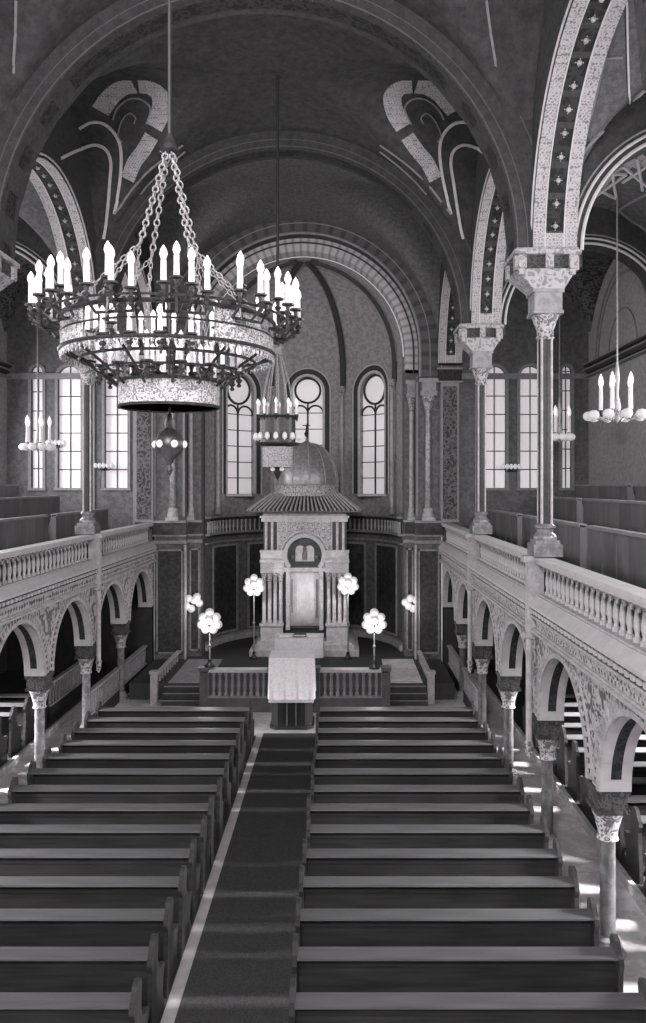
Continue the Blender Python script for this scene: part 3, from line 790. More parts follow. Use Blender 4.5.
# portal: arch face with tympanum
part(root, 'portal_front', arch_wall(ff, .3, -.92, .92, 3.1, 4.78, [(0,.64,None,3.6)]), 'arkorn')
part(root, 'portal_arch', arch_ring(ff, 0, .62, .76, -.14, .1, 3.6, 32, a0=-.7, a1=PI+.7), 'rail')
part(root, 'keystone_band', arch_ring(ff, 0, .82, .87, -.06, .02, 3.6, 28), 'ark')
ty = part(root, 'tympanum', MB().box((-.64,.2,3.1),(.64,.3,4.25)), 'arkd')
part(ty, 'relief', MB().prism([(-.34,3.35),(-.34,3.75)]+[(-.17+.17*math.cos(a),3.75+.17*math.sin(a)) for a in [PI-PI*k/8 for k in range(9)]]+[(0.17+.17*math.cos(a),3.75+.17*math.sin(a)) for a in [PI-PI*k/8 for k in range(9)]]+[(.34,3.35)], lambda x,z:(x,.12,z), lambda x,z:(x,.2,z)), 'ark')
mb = MB().lathe([(.09,3.4),(.1,3.6),(.07,3.72),(.08,3.82),(.0001,3.9)], (0,.14,0), 10).sphere((-.44,.16,3.5),.09,8,6).sphere((.44,.16,3.5),.09,8,6)
part(ty, 'vase_relief', mb, 'relief', True)
part(root, 'door_lintel', MB().box((-.78,-.06,3.0),(.78,.3,3.14)), 'ark')
for sg in (-1,1):
    part(root, 'door_jamb', MB().box((sg*.6-.07,-.02,.9),(sg*.6+.07,.3,3.02)), 'ark')
# curtain with soft folds
mb = MB(); vs = []; N = 40
for j, z in enumerate((.95, 1.8, 3.02)):
    for i in range(N+1):
        x = -.53+1.06*i/N; vs.append((x, .2+.007*math.sin(i*1.9), z))
mb.add(vs, [(j*(N+1)+i, j*(N+1)+i+1, (j+1)*(N+1)+i+1, (j+1)*(N+1)+i) for j in range(2) for i in range(N)])
cu = part(root, 'curtain', mb, 'curtain', True, 'pale embroidered curtain')
cu.modifiers.new('t', 'SOLIDIFY').thickness = .02
for a, b, c in ((-.47,-.45,1.5), (.40,.42,1.3), (.46,.475,1.3)): part(cu, 'border', MB().box((a,.16,c),(b,.2,2.7)), 'rib')
part(cu, 'fringe', MB().box((-.54,.16,.93),(.54,.22,1.02)), 'arkd')
# tiled eave
mb = MB().add([(-1.98,-.5,5.2),(1.98,-.5,5.2),(1.98,2.6,5.2),(-1.98,2.6,5.2),(-1.25,.2,5.72),(1.25,.2,5.72),(1.25,2.0,5.72),(-1.25,2.0,5.72)], [(0,3,2,1),(4,5,6,7),(0,1,5,4),(1,2,6,5),(2,3,7,6),(3,0,4,7)])
mb.box((-2.0,-.52,5.14),(2.0,2.62,5.2))
ev = part(root, 'eave', mb, 'arkd')
mb = MB()
for k in range(25):
    x = -1.9+3.8*k/24
    mb.tube([(x,-.56,5.22),(x*.64,.2,5.79)], .036, 6)
for k in range(20):
    y = -.45+3.0*k/19
    for sg in (-1,1): mb.tube([(sg*2.0,y,5.2),(sg*1.26,.2+1.8*k/19,5.75)], .045, 6)
part(ev, 'roof_tiles', mb, 'tile', True)
part(root, 'drum', MB().lathe([(1.24,5.7),(1.24,5.8),(1.19,5.84),(1.19,6.02),(1.23,6.08),(1.17,6.12)], (.02,1.1,0), 36), 'arkorn', True)
prof = [(1.17,6.1)]+[(1.17*math.cos(a)**.85+.02, 6.1+.35*math.sin(a)+1.22*math.sin(a)) for a in [PI/2*k/14 for k in range(1,14)]]+[(.05,7.74),(.03,7.9),(.001,8.0)]
dm = part(root, 'dome', MB().lathe(prof, (.02,1.1,0), 40), 'dome', True)
mb = MB().tube([(.02+.0*k,1.1,0) for k in range(2)], .001, 3) if 0 else MB()
for k in range(12):
    a = 2*PI*k/12+.13; mb.tube([(.02+r*1.005*math.cos(a), 1.1+r*1.005*math.sin(a), z) for r, z in prof[:-3]], .02, 5)
part(dm, 'seam', mb, 'tile', True)
part(dm, 'finial', MB().lathe([(.04,7.9),(.09,8.0),(.04,8.1),(.02,8.3),(.001,8.4)], (.02,1.1,0), 10).tube([(-.12,1.1,8.32),(.16,1.1,8.32)],.02,5), 'brass', True)

# ---- table before the ark, with its cloth and open book
root = empty('reading_table', (-1.3, 25.7, .5), 0, 'waist-high table under a pale cloth before the ark curtain', 'table')
part(root, 'tabletop', MB().box((-.72,-.36,1.18),(.72,.42,1.24)), 'balw')
for sx in (-1,1):
    for sy in (-1,1): part(root, 'leg', MB().box((sx*.62-.04,sy*.28+.03-.04,0),(sx*.62+.04,sy*.28+.03+.04,1.18)), 'balw')
def cloth(x0, x1, y0, y1, zt, drop, side=None, seed=1):
    mb = MB(); n = 30; vs = []; per = []
    path = []
    for i in range(n+1): path.append((x0+(x1-x0)*i/n, y0, 0, -1))
    for i in range(1, n//2+1): path.append((x1, y0+(y1-y0)*i/(n//2), 1, 0))
    for i in range(1, n+1): path.append((x1-(x1-x0)*i/n, y1, 0, 1))
    for i in range(1, n//2): path.append((x0, y1-(y1-y0)*i/(n//2), -1, 0))
    k = len(path); rows = 6
    for j in range(rows+1):
        t = j/rows
        for i, (x, y, nx, ny) in enumerate(path):
            wv = .025*t*math.sin(i*.75+seed)+.015*t
            d = drop(x, y) if callable(drop) else drop
            vs.append((x+nx*(wv+.01), y+ny*(wv+.01), zt-.0-d*t - (0 if j else -.0)))
    fs = [(j*k+i, j*k+(i+1)%k, (j+1)*k+(i+1)%k, (j+1)*k+i) for j in range(rows) for i in range(k)]
    fs.append(tuple(range(k)))
    return mb.add(vs, fs)
o = cloth(-.76,.76,-.40,.46,1.25,.62).obj('tablecloth', 'cloth', smooth=True); o.location = (-1.3, 25.7, .502); tag(o, 'pale fringed cloth lying over the table before the ark', 'tablecloth')
root = empty('open_book', (-1.28, 25.62, 1.755), 0, 'dark bound book lying on the cloth before the ark', 'book')
part(root, 'cover', MB().box((-.2,-.14,0),(.2,.14,.03)).box((-.2,-.14,.07),(.2,.14,.09)), 'book')
part(root, 'pages', MB().box((-.18,-.13,.03),(.18,.13,.07)), 'cloth')
for sx in (-1,1):
    o = MB().box((-.2,-.16,0),(.2,.16,.06)).obj('folded_cloth', 'cloth'); o.location = (-1.28+sx*.45, 25.65, 1.755)
    tag(o, 'small white folded cloth on the ark table, %s of the book' % ('right' if sx > 0 else 'left'), 'cloth', 'white cloths beside the book')

# ---- pulpit with white cloth
root = empty('pulpit', (-1.31, 21.95, 0), 0, 'dark polygonal reading desk under a white cloth, head of the aisle', 'pulpit')
def octo(w, y0, y1, z0, z1, c=.18):
    p = [(-w+c,y0),(w-c,y0),(w,y0+c),(w,y1),(-w,y1),(-w,y0+c)]
    return MB().prism(p, lambda x,y:(x,y,z0), lambda x,y:(x,y,z1))
part(root, 'body', octo(.55,-.35,.6,.06,1.88), 'pulpit')
part(root, 'foot', octo(.6,-.4,.62,0,.08), 'pulpit')
mb = MB()
for x in (-.54,-.12,.12,.54): mb.box((x-.018,-.375 if abs(x) < .5 else -.2,.1),(x+.018,-.33 if abs(x)<.5 else -.14,1.85))
part(root, 'moulding', mb, 'balw')
part(root, 'desk_top', MB().box((-.6,-.42,1.88),(.6,.62,1.93)), 'pulpit')
o = cloth(-.6,.6,-.44,.6,0,lambda x,y: 1.12 if y < -.2 else 1.05, seed=3).obj('pulpit_cloth', 'cloth', smooth=True); o.location = (-1.31, 21.95, 1.955)
tag(o, 'large white embroidered cloth hanging over the pulpit front', 'cloth')
mb = MB()
for k in range(60): x = -.6+1.2*k/59; mb.box((x-.006,-.47,-1.2),(x+.006,-.455,-1.11))
q = mb.obj('fringe', 'cloth', o)
# small dark chair-like stand by the pulpit (newel of the first pew)
# ---- pews
def pew(L, name='pew', body='pew', ledge='ledge'):
    root = empty(name, (0,0,0), 0, 'x', 'pew')
    part(root, 'backrest', MB().prism([(.0,.05),(.035,.05),(-.03,.97),(-.06,.97)], lambda y,z:(.04,y,z), lambda y,z:(L-.04,y,z)), body)
    part(root, 'seat', MB().prism([(.03,.40),(.45,.42),(.46,.45),(.03,.44)], lambda y,z:(.04,y,z), lambda y,z:(L-.04,y,z)), body)
    part(root, 'book_ledge', MB().prism([(-.21,.955),(-.205,.975),(-.03,1.0),(.01,1.0),(.01,.965),(-.05,.955)], lambda y,z:(.03,y,z), lambda y,z:(L-.03,y,z)), ledge, label='book ledge, light sheen put into its paler colour')
    part(root, 'rail', MB().box((.04,-.05,.1),(L-.04,.02,.16)).box((.04,-.07,.80),(L-.04,-.045,.86)), body)
    prof = [(-.28,0),(.42,0),(.42,.1),(.36,.2),(.38,.42),(.44,.46),(.46,.52),(.42,.58),(.30,.58),(.14,.66),(.08,.82),(.1,.96),(.12,1.04),(.08,1.12),(.0,1.15),(-.09,1.12),(-.13,1.05),(-.17,1.0),(-.22,.98),(-.24,.9),(-.2,.8),(-.2,.6),(-.24,.3)]
    for x in (0, L-.06): part(root, 'end_panel', MB().prism(prof, lambda y,z,x=x:(x,y,z), lambda y,z,x=x:(x+.06,y,z)), body)
    return root
rows = [20.1-.87*k for k in range(16)]
ordn = ['front', 'second', 'third', 'fourth', 'fifth', 'sixth', 'seventh', 'eighth', 'ninth', 'tenth', 'eleventh', 'twelfth', 'thirteenth', 'fourteenth', 'fifteenth', 'rearmost']
for nm, x0, x1 in (('left', -6.08, -2.2), ('right', -.56, 3.36)):
    P = pew(x1-x0); P['group'] = 'pews in the nave blocks'
    for i, y in enumerate(rows):
        lab = 'long dark pew in the %s block, %s row%s' % (nm, ordn[i], ' counted from the pulpit' if 0 < i < 15 else '')
        if i == 0: P.location = (x0, y, .02); P['label'] = lab
        else: dup(P, (x0+random.uniform(-.02,.02), y, .02), label=lab)
# side pews under the galleries
for s, nm in ((1,'right'), (-1,'left')):
    a, b = sorted((SX(s,6.35), SX(s,9.6)))
    P = pew(b-a, 'side_pew'); P['group'] = 'pews in the side aisles'
    for i in range(13):
        y = 21.2-.86*i-.2
        lab = 'dark pew under the %s-hand gallery, %s from the chancel' % (nm, ordn[i] if i else 'first')
        if i == 0: P.location = (a, y, .12); P['label'] = lab
        else: dup(P, (a, y, .12), label=lab)
# gallery pews, running lengthwise in three tiers
for s, nm in ((1,'right'), (-1,'left')):
    for ti, (d, zf, zt) in enumerate(((6.45,4.62,5.80),(8.1,5.0,6.24),(9.5,5.45,6.62))):
        segs = [(22.2,27.2),(16.4,21.6),(11.2,15.9),(8.0,10.9)]
        for k, (y0, y1) in enumerate(segs):
            if s < 0 and k == 3: continue
            if s > 0 and k == 3 and ti > 0: continue
            L = y1-y0; h = zt-zf
            root = empty('gallery_pew', (SX(s,d), y0, zf), 0, '%s-hand gallery pew in the %s tier, %s in its row' % (nm, ['lowest','middle','top'][ti], ['farthest','second farthest','third farthest','nearest'][k]), 'pew', 'pews on the galleries')
            part(root, 'front_panel', MB().box((-.03,.06,0),(.03,L-.06,h-.06)), 'gpew')
            part(root, 'cap_rail', MB().box((-s*.07,0,h-.06),(s*.10,L,h)), 'gpewt')
            part(root, 'bench_seat', MB().box((s*.1,.06,.42),(s*.6,L-.06,.46)), 'gpew')
            part(root, 'bench_back', MB().box((s*.62,.06,0),(s*.67,L-.06,.98)), 'gpew')
            for y in (0, L-.06): part(root, 'end_panel', MB().prism([(-.05,0),(.72,0),(.72,.98),(.6,1.0),(.5,.7),(.2,.7),(.08,h-.04),(-.05,h-.02)], lambda x,z,y=y:(s*x,y,z), lambda x,z,y=y:(s*x,y+.06,z)), 'gpew')
            n = int(L/.75)
            for q in range(n+1): yy = .06+(L-.12)*q/n; part(root, 'panel_stile', MB().box((-s*.04,yy-.025,.05),(-s*.03,yy+.025,h-.1)), 'gpew')

# ---- globe lamps on stands
def globe_cluster(root, z, r=.27):
    mb = MB()
    spots = [(0,0,.34),(-.2,0,.2),(.2,0,.2),(-.25,-.02,-.02),(.25,-.02,-.02),(0,-.1,.12),(-.12,-.05,-.16),(.12,-.05,-.16),(0,.15,.05)]
    for i, (x, y, dz) in enumerate(spots):
        part(root, 'lamp_globe', MB().sphere((x*r/.27, y, z+dz*r/.27), .135*r/.27, 12, 8), 'globe', True)
        part(root, 'arm', MB().tube([(0,0,z-.28*r/.27),(x*.6*r/.27,y,z-.2*r/.27),(x*r/.27,y,z+(dz-.1)*r/.27)], .012, 5), 'brass', True)
def stand_lamp(name, loc, h, label, r=.27):
    root = empty(name, loc, 0, label, 'lamp', 'white globe lamps about the ark')
    part(root, 'base', MB().lathe([(.16,0),(.16,.04),(.08,.09),(.05,.16),(.07,.2),(.03,.26)], (0,0,0), 14), 'brass', True)
    part(root, 'pole', MB().lathe([(.022,.2),(.022,h-.25)], (0,0,0), 8).sphere((0,0,h*.5),.05,8,6), 'stone2', True)
    globe_cluster(root, h, r)
    return root
def PW(x, y, Y): return ((x-PX)*Y/F, Y, H-(y-PY)*Y/F)
stand_lamp('floor_lamp', (PW(254,0,28.1)[0], 28.1, .5), 2.5, 'tall floor lamp with a cluster of white globes, left of the ark')
stand_lamp('floor_lamp', (PW(348,0,28.1)[0], 28.1, .5), 2.55, 'tall floor lamp with a cluster of white globes, right of the ark')
stand_lamp('rail_lamp', (PW(210,0,23.4)[0], 23.35, 1.30), 1.25, 'white globe lamp on the left end post of the low balustrade', .26)
stand_lamp('rail_lamp', (1.0, 23.35, 1.245), 1.3, 'white globe lamp on the rail near the right end of the low balustrade', .26)
for x, lab in ((192,'cluster of white globes on a bracket on the left chancel pier'), (409,'cluster of white globes on a bracket on the right chancel pier')):
    p = PW(x+(4 if x>300 else 0), 602, 28.3)
    root = empty('wall_lamp', (p[0], 28.47, p[2]), 0, lab, 'lamp', 'bracket lamps of the chancel piers')
    part(root, 'wall_plate', MB().lathe([(.09,-.02),(.09,.0),(.04,.03)], (0,0,0), 12), 'brass', True).rotation_euler = (PI/2,0,0)
    for k, (dx, dz) in enumerate(((-.28,.0),(-.1,.14),(.1,.08),(.28,-.02),(0,-.22),(-.16,-.14),(.2,.2))):
        part(root, 'arm', MB().tube([(0,-.02,0),(dx*.5,-.25,-.1),(dx,-.3,dz-.08)], .014, 5), 'brass', True)
        part(root, 'lamp_globe', MB().sphere((dx,-.3,dz), .14, 10, 7), 'globe', True)

# ---- chandeliers
def ring_pts(r, z, n=48): return [(r*math.cos(2*PI*k/n), r*math.sin(2*PI*k/n), z) for k in range(n)]
def chain_mb(p, q, r=.016, step=.05):
    mb = MB(); p = Vector(p); q = Vector(q); d = q-p; n = max(2, int(d.length/step))
    u = d.normalized(); a = u.cross(Vector((0,1,.2))).normalized(); b = u.cross(a)
    for i in range(n):
        c = p+d*(i+.5)/n; w = a if i % 2 else b; h = d.length/n*.62
        mb.tube([c+u*h*math.cos(t)+w*r*1.6*math.sin(t) for t in [2*PI*k/8 for k in range(8)]], r*.55, 4, closed=True)
    return mb
def drum(r, z0, z1, n=48, t=.02):
    return MB().lathe([(r,z0),(r,z1),(r-t,z1),(r-t,z0),(r,z0)], (0,0,0), n)
def candle_parts(root, x, y, z, h=.22, r=.018):
    c = part(root, 'candle', MB().lathe([(r*.95,0),(r*.85,h*.63)], (x,y,z), 8), 'candle', True)
    part(c, 'flame_bulb', MB().lathe([(r*.45,h*.62),(r*.9,h*.68),(r*1.25,h*.78),(r*1.0,h*.9),(r*.5,h*.99),(.001,h*1.05)], (x,y,z), 10), 'flame', True)
    part(root, 'drip_pan', MB().lathe([(.010,-.13),(.022,-.115),(.010,-.1),(.030,-.075),(.012,-.055),(.02,-.02),(.048,-.012),(.05,0),(.02,.005)], (x,y,z), 8), 'brass', True)
CH = (-1.385, 6.5, 0)
root = empty('chandelier', (CH[0], CH[1], 6.53), 0, 'huge ring chandelier of candles and filigree drums hanging nearest the viewer', 'chandelier', 'ring chandeliers over the nave')
zz = lambda z: z-6.6
for a0, a1 in ((-55,30),(30,55),(125,150),(150,235)):     # solid filigree panels, open lanterns between them front and back
    a0, a1 = math.radians(a0), math.radians(a1)
    part(root, 'outer_drum', MB().lathe([(.84,zz(7.74)),(.84,zz(7.97)),(.82,zz(7.97)),(.82,zz(7.74)),(.84,zz(7.74))], (0,0,0), 24, a0, a1), 'filig', True, 'pale pierced metal band')
for k in range(24):
    a = 2*PI*(k+.5)/24
    if abs(math.sin(a)) > .8: candle_parts(root, .83*math.cos(a), .83*math.sin(a), zz(7.76), .19, .022)
part(root, 'open_gallery', MB().tube(ring_pts(.84, zz(7.86), 64), .008, 5, closed=True), 'brass', True)
mb = MB().tube(ring_pts(.85, zz(7.98)), .018, 6, closed=True).tube(ring_pts(.85, zz(7.73)), .014, 6, closed=True).tube(ring_pts(.95, zz(8.0)), .010, 5, closed=True)
part(root, 'rim', mb, 'brass', True)
mb = MB().tube(ring_pts(.84, zz(7.715)), .008, 4, closed=True)
for k in range(96):
    a = 2*PI*k/96; mb.lathe([(.008,zz(7.72)),(.012,zz(7.69)),(.001,zz(7.655))], (.84*math.cos(a), .84*math.sin(a), 0), 5)
part(root, 'bead_fringe', mb, 'filig', True)
part(root, 'inner_drum', drum(.40, zz(7.31), zz(7.49), 40), 'filig', True)
part(root, 'inner_rim', MB().tube(ring_pts(.405, zz(7.50), 36), .014, 6, closed=True).tube(ring_pts(.405, zz(7.30), 36), .012, 6, closed=True).tube(ring_pts(.56, zz(7.58), 36), .01, 5, closed=True).tube(ring_pts(.7, zz(7.66), 40), .012, 5, closed=True), 'brass', True)
for k in range(12):
    a = 2*PI*(k+.5)/12; ca, sa = math.cos(a), math.sin(a)
    part(root, 'strut', MB().tube([(.83*ca,.83*sa,zz(7.75)), (.62*ca,.62*sa,zz(7.62)), (.41*ca,.41*sa,zz(7.46))], .012, 5), 'brass', True)
n_c = 12
for k in range(n_c):
    a = 2*PI*(k+.5)/n_c
    for j, (dr, da, dz) in enumerate(((1.05,-.09,0),(1.05,.09,0),(.93,0,.07),(1.0,.21,-.03))):
        x, y = dr*math.cos(a+da), dr*math.sin(a+da)
        candle_parts(root, x, y, zz(8.06+dz), .24, .023)
        part(root, 'arm', MB().tube([(.86*math.cos(a),.86*math.sin(a),zz(7.9)), (.95*math.cos(a+da),.95*math.sin(a+da),zz(7.88)), (x,y,zz(7.95)), (x,y,zz(8.04+dz))], .012, 5), 'brass', True)
for k in range(14):
    a = 2*PI*(k+.3)/14
    candle_parts(root, .56*math.cos(a), .56*math.sin(a), zz(7.60), .22, .021)
    if k % 2 == 0: candle_parts(root, .3*math.cos(a), .3*math.sin(a), zz(7.62), .2, .018)
zt = zz(9.4)
for k in range(4):
    a = 2*PI*(k+.5)/4; ca, sa = math.cos(a), math.sin(a)
    mb = chain_mb((.02*ca,.02*sa,zt), (.27*ca,.27*sa,zz(8.58)), .014)
    for da in (-.3,.3):
        m2 = chain_mb((.27*ca,.27*sa,zz(8.58)), (.84*math.cos(a+da),.84*math.sin(a+da),zz(7.98)), .009); mb.add(m2.v, m2.f)
    m2 = chain_mb((.27*ca,.27*sa,zz(8.58)), (.41*ca,.41*sa,zz(7.48)), .008); mb.add(m2.v, m2.f)
    part(root, 'chain', mb, 'chain')
part(root, 'crown', MB().lathe([(.02,zt-.06),(.08,zt-.02),(.05,zt+.06),(.02,zt+.12)], (0,0,0), 12), 'brass', True)
part(root, 'suspension_rod', MB().lathe([(.015,zt+.1),(.015,15.8-6.53)], (0,0,0), 6), 'rod', True)
pd = part(root, 'pendant', MB().lathe([(.002,zz(6.74)),(.03,zz(6.79)),(.015,zz(6.83)),(.04,zz(6.88)),(.10,zz(6.93)),(.12,zz(6.98)),(.12,zz(7.03)),(.08,zz(7.09)),(.03,zz(7.13)),(.04,zz(7.17)),(.015,zz(7.25))], (0,0,0), 16), 'brass', True)
for k in range(6):
    a = 2*PI*k/6+.02; part(pd, 'lamp_globe', MB().sphere((.115*math.cos(a),.115*math.sin(a),zz(7.0)), .03, 8, 6, 1.1), 'globe', True)
part(root, 'pendant_stem', MB().lathe([(.01,zz(7.2)),(.01,zz(8.3))], (0,0,0), 6), 'rod', True)

root = empty('chandelier', (-1.4, 17.95, 6.9), 0, 'smaller two-tier chandelier on a long dark rod before the ark dome', 'chandelier', 'ring chandeliers over the nave')
part(root, 'suspension_rod', MB().lathe([(.03,9.58-6.9),(.03,15.8-6.9)], (0,0,0), 6), 'rod', True)
part(root, 'crown', MB().lathe([(.03,2.55),(.14,2.62),(.1,2.75),(.16,2.8),(.05,2.9)], (0,0,0), 12), 'stone2', True)
part(root, 'drum', drum(.40, .62, 1.2, 30), 'brass', True)
part(root, 'lower_drum', drum(.34, .1, .55, 30), 'filig', True)
part(root, 'rim', MB().tube(ring_pts(.44,1.22,30),.03,6,closed=True), 'brass', True)
part(root, 'rim', MB().tube(ring_pts(.47,.62,30),.03,6,closed=True), 'brass', True)
for k in range(10):
    a = 2*PI*(k+.5)/10; ca, sa = math.cos(a), math.sin(a)
    part(root, 'chain', MB().tube([(.1*ca,.1*sa,2.6),(.27*ca,.27*sa,2.0),(.40*ca,.40*sa,1.25)], .014, 5), 'chain', True)
    candle_parts(root, .45*ca, .45*sa, 1.27, .34, .03)
for k in range(16):
    a = 2*PI*k/16; ca, sa = math.cos(a), math.sin(a)
    part(root, 'lamp_globe', MB().lathe([(.02,0),(.05,-.04),(.055,-.12),(.001,-.17)], (.50*ca,.50*sa,.86), 8), 'globe', True)
part(root, 'pendant', MB().lathe([(.002,-.2),(.05,-.12),(.1,0),(.16,.12),(.06,.2)], (0,0,0), 12), 'brass', True)
for sg in (-1,1): part(root, 'lamp_globe', MB().sphere((sg*.1,-.1,.06), .055, 8, 6), 'globe', True)

def aisle_chandelier(loc, label, ztop=13.1, r=.62):
    root = empty('gallery_chandelier', loc, 0, label, 'chandelier', 'small chandeliers over the galleries')
    x, y, z = loc
    part(root, 'suspension_chain', MB().tube([(0,0,1.2),(0,0,ztop-z)], .02, 6), 'chain', True)
    part(root, 'hub', MB().lathe([(.001,-.15),(.08,-.05),(.05,.1),(.09,.2),(.03,.5),(.06,.9),(.02,1.25)], (0,0,0), 10), 'stone', True)
    for k in range(10):
        a = 2*PI*(k+.5)/10; ca, sa = math.cos(a), math.sin(a)
        part(root, 'arm', MB().tube([(.05*ca,.05*sa,.15),(.3*ca,.3*sa,-.08),(r*.9*ca,r*.9*sa,0),(r*ca,r*sa,.1)], .02, 5), 'stone', True)
        part(root, 'lamp_globe', MB().sphere((r*ca,r*sa,.02), .13, 10, 7, .85), 'globe', True)
        if k % 2 == 0: candle_parts(root, .35*ca, .35*sa, .15, .8, .05)
    return root
aisle_chandelier((6.27, 18.1, 8.15), 'white branched chandelier hanging over the right-hand gallery pews')
aisle_chandelier((6.75, 24.6, 8.05), 'far white chandelier half hidden behind the near gallery column', r=.35)
aisle_chandelier((-9.3, 24.6, 7.75), 'white chandelier hanging over the left-hand gallery pews', r=.42)
for p, lab in ((PW(511,468,27.8),'branched wall light under the right-hand gallery end windows'), (PW(104,467,27.8),'branched wall light between the left-hand gallery end windows'), (PW(56,444,27.8),'wall light left of the widest left-hand gallery end windows')):
    root = empty('sconce', (p[0], 27.95, p[2]), 0, lab, 'lamp', 'wall lights of the gallery ends')
    part(root, 'wall_plate', MB().box((-.08,-.03,-.12),(.08,.04,.12)), 'brass')
    for k in range(5):
        x = (k-2)*.14
        part(root, 'arm', MB().tube([(0,0,-.05),(x*.6,-.16,-.12),(x,-.2,0)], .014, 5), 'brass', True)
        part(root, 'lamp_globe', MB().sphere((x,-.2,.05), .075, 8, 6, 1.3), 'globe', True)

# ---- painted ornament, lying on the vault surfaces
for s in (1,-1):       # the lunette faces above the longitudinal arches
    o = len(CM['v']); x = SX(s,4.9); CM['v'] += [Vector(v) for v in ((x,1.3,13.8),(x,27.9,13.8),(x,27.9,17),(x,1.3,17))]; CM['f'].append((o,o+1,o+2,o+3))
bvh = BVHTree.FromPolygons(CM['v'], CM['f'])
def cast(px, py):
    d = Vector(((px-PX)/F, 1, -(py-PY)/F)).normalized(); o = Vector((0,0,H))
    # skip the part of the ray before the bay asked for
    hit = bvh.ray_cast(o, d, 60)
    return hit
def spline(pts, n=8):
    P = [Vector(p) for p in pts]; P = [P[0]*2-P[1]]+P+[P[-1]*2-P[-2]]; out = []
    for i in range(1, len(P)-2):
        for k in range(n):
            t = k/n; a, b, c, d = P[i-1], P[i], P[i+1], P[i+2]
            out.append(.5*((2*b)+(-a+c)*t+(2*a-5*b+4*c-d)*t*t+(-a+3*b-3*c+d)*t**3))
    out.append(P[-2]); return out
def paint(pts, w, m_, closed=False, off=.03, mirror=True, z3=True, jump=1.2):
    if z3: pts = [(380+p[0]/2.43, p[1]/2.43) for p in pts]
    pl = [(p[0], p[1], 0) for p in pts]
    if closed: pl.append(pl[0])
    seg = spline(pl) if len(pl) > 2 else [Vector(pl[0]).lerp(Vector(pl[1]), k/10) for k in range(11)]
    H3 = []
    for q in seg:
        loc, nor, _, _ = cast(q.x, q.y)
        if loc is None: continue
        if nor.dot(Vector((0,0,H))-loc) < 0: nor = -nor
        if H3 and (loc-H3[-1][0]).length > jump: continue
        H3.append((loc, nor))
    if len(H3) < 3: return
    vs = []
    for i, (l, nn) in enumerate(H3):
        d = (H3[min(i+1,len(H3)-1)][0]-H3[max(i-1,0)][0]).normalized(); sd = d.cross(nn).normalized()*w/2
        c = l+nn*off
        vs += [c-sd, c+sd, c+sd-nn*.05, c-sd-nn*.05]
    k = len(H3); fs = []
    for i in range(k-1):
        for j in range(4): fs.append((4*i+j, 4*i+(j+1)%4, 4*i+4+(j+1)%4, 4*i+4+j))
    trim(MB().add(vs, fs), m_)
    if mirror: trim(MB().add([(2*XC-v[0], v[1], v[2]) for v in vs], fs), m_)
paint([(173,520),(165,490),(150,420),(145,360),(155,325),(180,300),(210,297),(240,312)], .07, 'white')
paint([(205,600),(190,520),(178,440),(172,395),(180,365),(205,352),(240,362),(268,385)], .07, 'white')
paint([(0,352),(60,395),(110,440),(150,490),(172,520)], .05, 'grey')
paint([(0,368),(55,412),(105,462),(145,520),(165,570),(180,620)], .04, 'grey')
paint([(20,85),(80,120),(130,160),(180,215),(235,300)], .04, 'grey')
paint([(78,208),(50,212),(30,235),(38,275),(58,308)], .42, 'lpat')
paint([(88,208),(118,212),(150,232),(182,268)], .42, 'lpat')
paint([(66,330),(90,365),(115,395),(135,435)], .34, 'lpat')
paint([(75,300),(60,262),(80,240),(110,240),(140,262),(155,290)], .04, 'grey')
paint([(105,300),(100,285),(115,275),(135,295),(148,330),(140,345)], .03, 'grey')
paint([(258,0),(266,60),(275,120),(285,178)], .04, 'grey')
# gallery vault, first visible bays on the right
paint([(600,0),(602,120),(605,250)], .03, 'white')
paint([(475,400),(510,350),(550,312),(590,283)], .05, 'grey')
paint([(500,330),(525,230),(550,120),(580,0)], .04, 'grey')
paint([(545,140),(590,138)], .03, 'grey')
paint([(600,262),(620,240),(646,215)], .16, 'white')
paint([(500,470),(540,425),(590,395),(650,380)], .95, 'lpat', mirror=True)
for tri in ([(500,430),(590,470),(540,395)], [(520,500),(500,445),(600,400)]):
    pass
for a, b in (((495,440),(575,480)), ((575,480),(560,395)), ((560,395),(495,440)), ((515,480),(600,420)), ((600,420),(510,420)), ((510,420),(515,480)), ((590,440),(650,400)), ((590,400),(650,450)), ((625,380),(640,460))):
    paint([a, b], .06, 'white', off=.06)
paint([(580,510),(610,490),(650,470)], .07, 'grey')
paint([(580,510),(610,535),(650,560)], .07, 'grey')

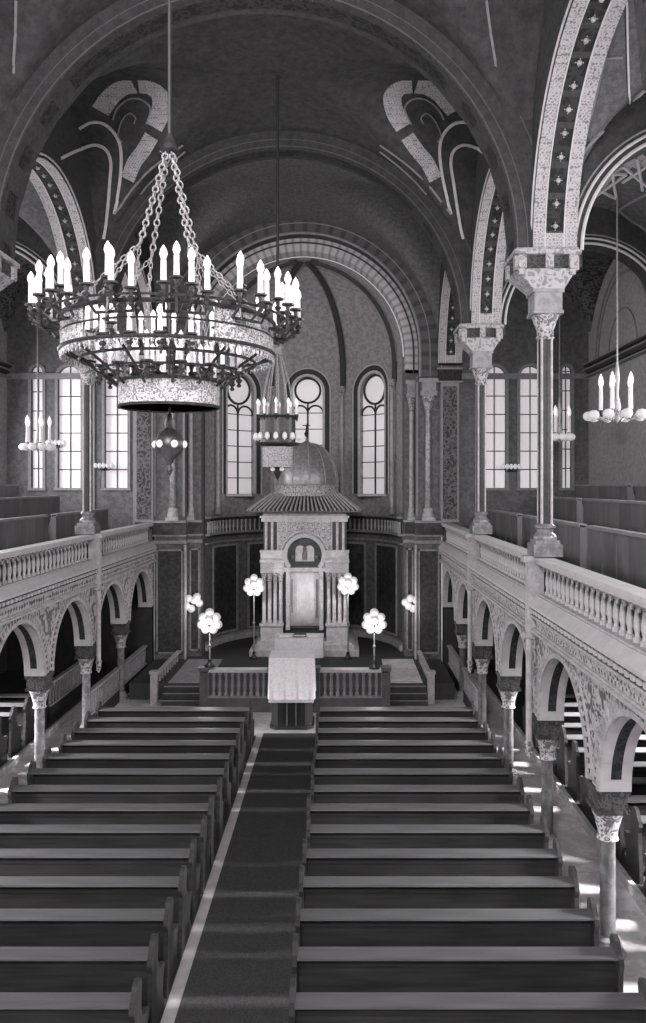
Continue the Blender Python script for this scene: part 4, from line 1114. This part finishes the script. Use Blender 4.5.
# ------------------------------------------------------------------ light
def area(loc, rot, sx, sy, power, spread=PI, col=(1,.97,.985)):
    l = bpy.data.lights.new('unseen_window_light', 'AREA'); l.shape = 'RECTANGLE'; l.size = sx; l.size_y = sy; l.energy = power; l.color = col; l.spread = spread
    o = bpy.data.objects.new('unseen_window_light', l); C.objects.link(o); o.location = loc; o.rotation_euler = rot; return o
area((XC, YB+.25, 11.0), (math.radians(78), 0, 0), 3.6, 5.0, 2800)     # added key light, set at an unseen west window
for s in (1, -1):
    rz = PI/2 if s > 0 else -PI/2
    for b in BAYS[:(3 if s > 0 else 4)]:
        c = bay_c(b)
        area((SX(s,10.05), c, 8.2), (math.radians(82), 0, rz), 3.0, 3.0, 420)  # added side light at the unseen high gallery windows
        if b[0] < 15.: 
          for o_ in (-1.1, 1.1): area((SX(s,10.05), c+o_, 2.4), (math.radians(62), 0, rz), .8, 1.3, 330 if s > 0 else 380, math.radians(60))
    area((SX(s,7.9), YB+.2, 8.0), (math.radians(85), 0, 0), 1.6, 3.0, 260)  # added fill at the unseen west windows of the galleries
for p, e in (((-2.98,27.6,2.9),45), ((.28,27.6,2.9),45), ((-3.85,22.9,2.5),32), ((1.0,22.9,2.5),32), ((-5.0,27.5,2.4),16), ((2.3,27.5,2.4),16)):
    l = bpy.data.lights.new('lamp_light', 'POINT'); l.energy = e; l.color = (1,.97,.985); l.shadow_soft_size = .05
    o = bpy.data.objects.new('lamp_light', l); C.objects.link(o); o.location = p
w = bpy.data.worlds.new('world'); sc.world = w; w.use_nodes = True
w.node_tree.nodes['Background'].inputs[0].default_value = (.9,.88,.92,1); w.node_tree.nodes['Background'].inputs[1].default_value = .6

# ------------------------------------------------------------------ camera
cam = bpy.data.cameras.new('camera'); co = bpy.data.objects.new('camera', cam); C.objects.link(co)
co.location = (0, 0, H); co.rotation_euler = (PI/2, 0, 0)
cam.sensor_fit = 'VERTICAL'; cam.sensor_height = 36; cam.lens = F/1023*36
cam.shift_x = (323-PX)/1023; cam.shift_y = -(511.5-PY)/1023
cam.clip_end = 200; sc.camera = co
sc.view_settings.view_transform = 'Standard'; sc.view_settings.look = 'None'; sc.view_settings.gamma = 1
sc.view_settings.use_curve_mapping = False; sc.view_settings.exposure = .0
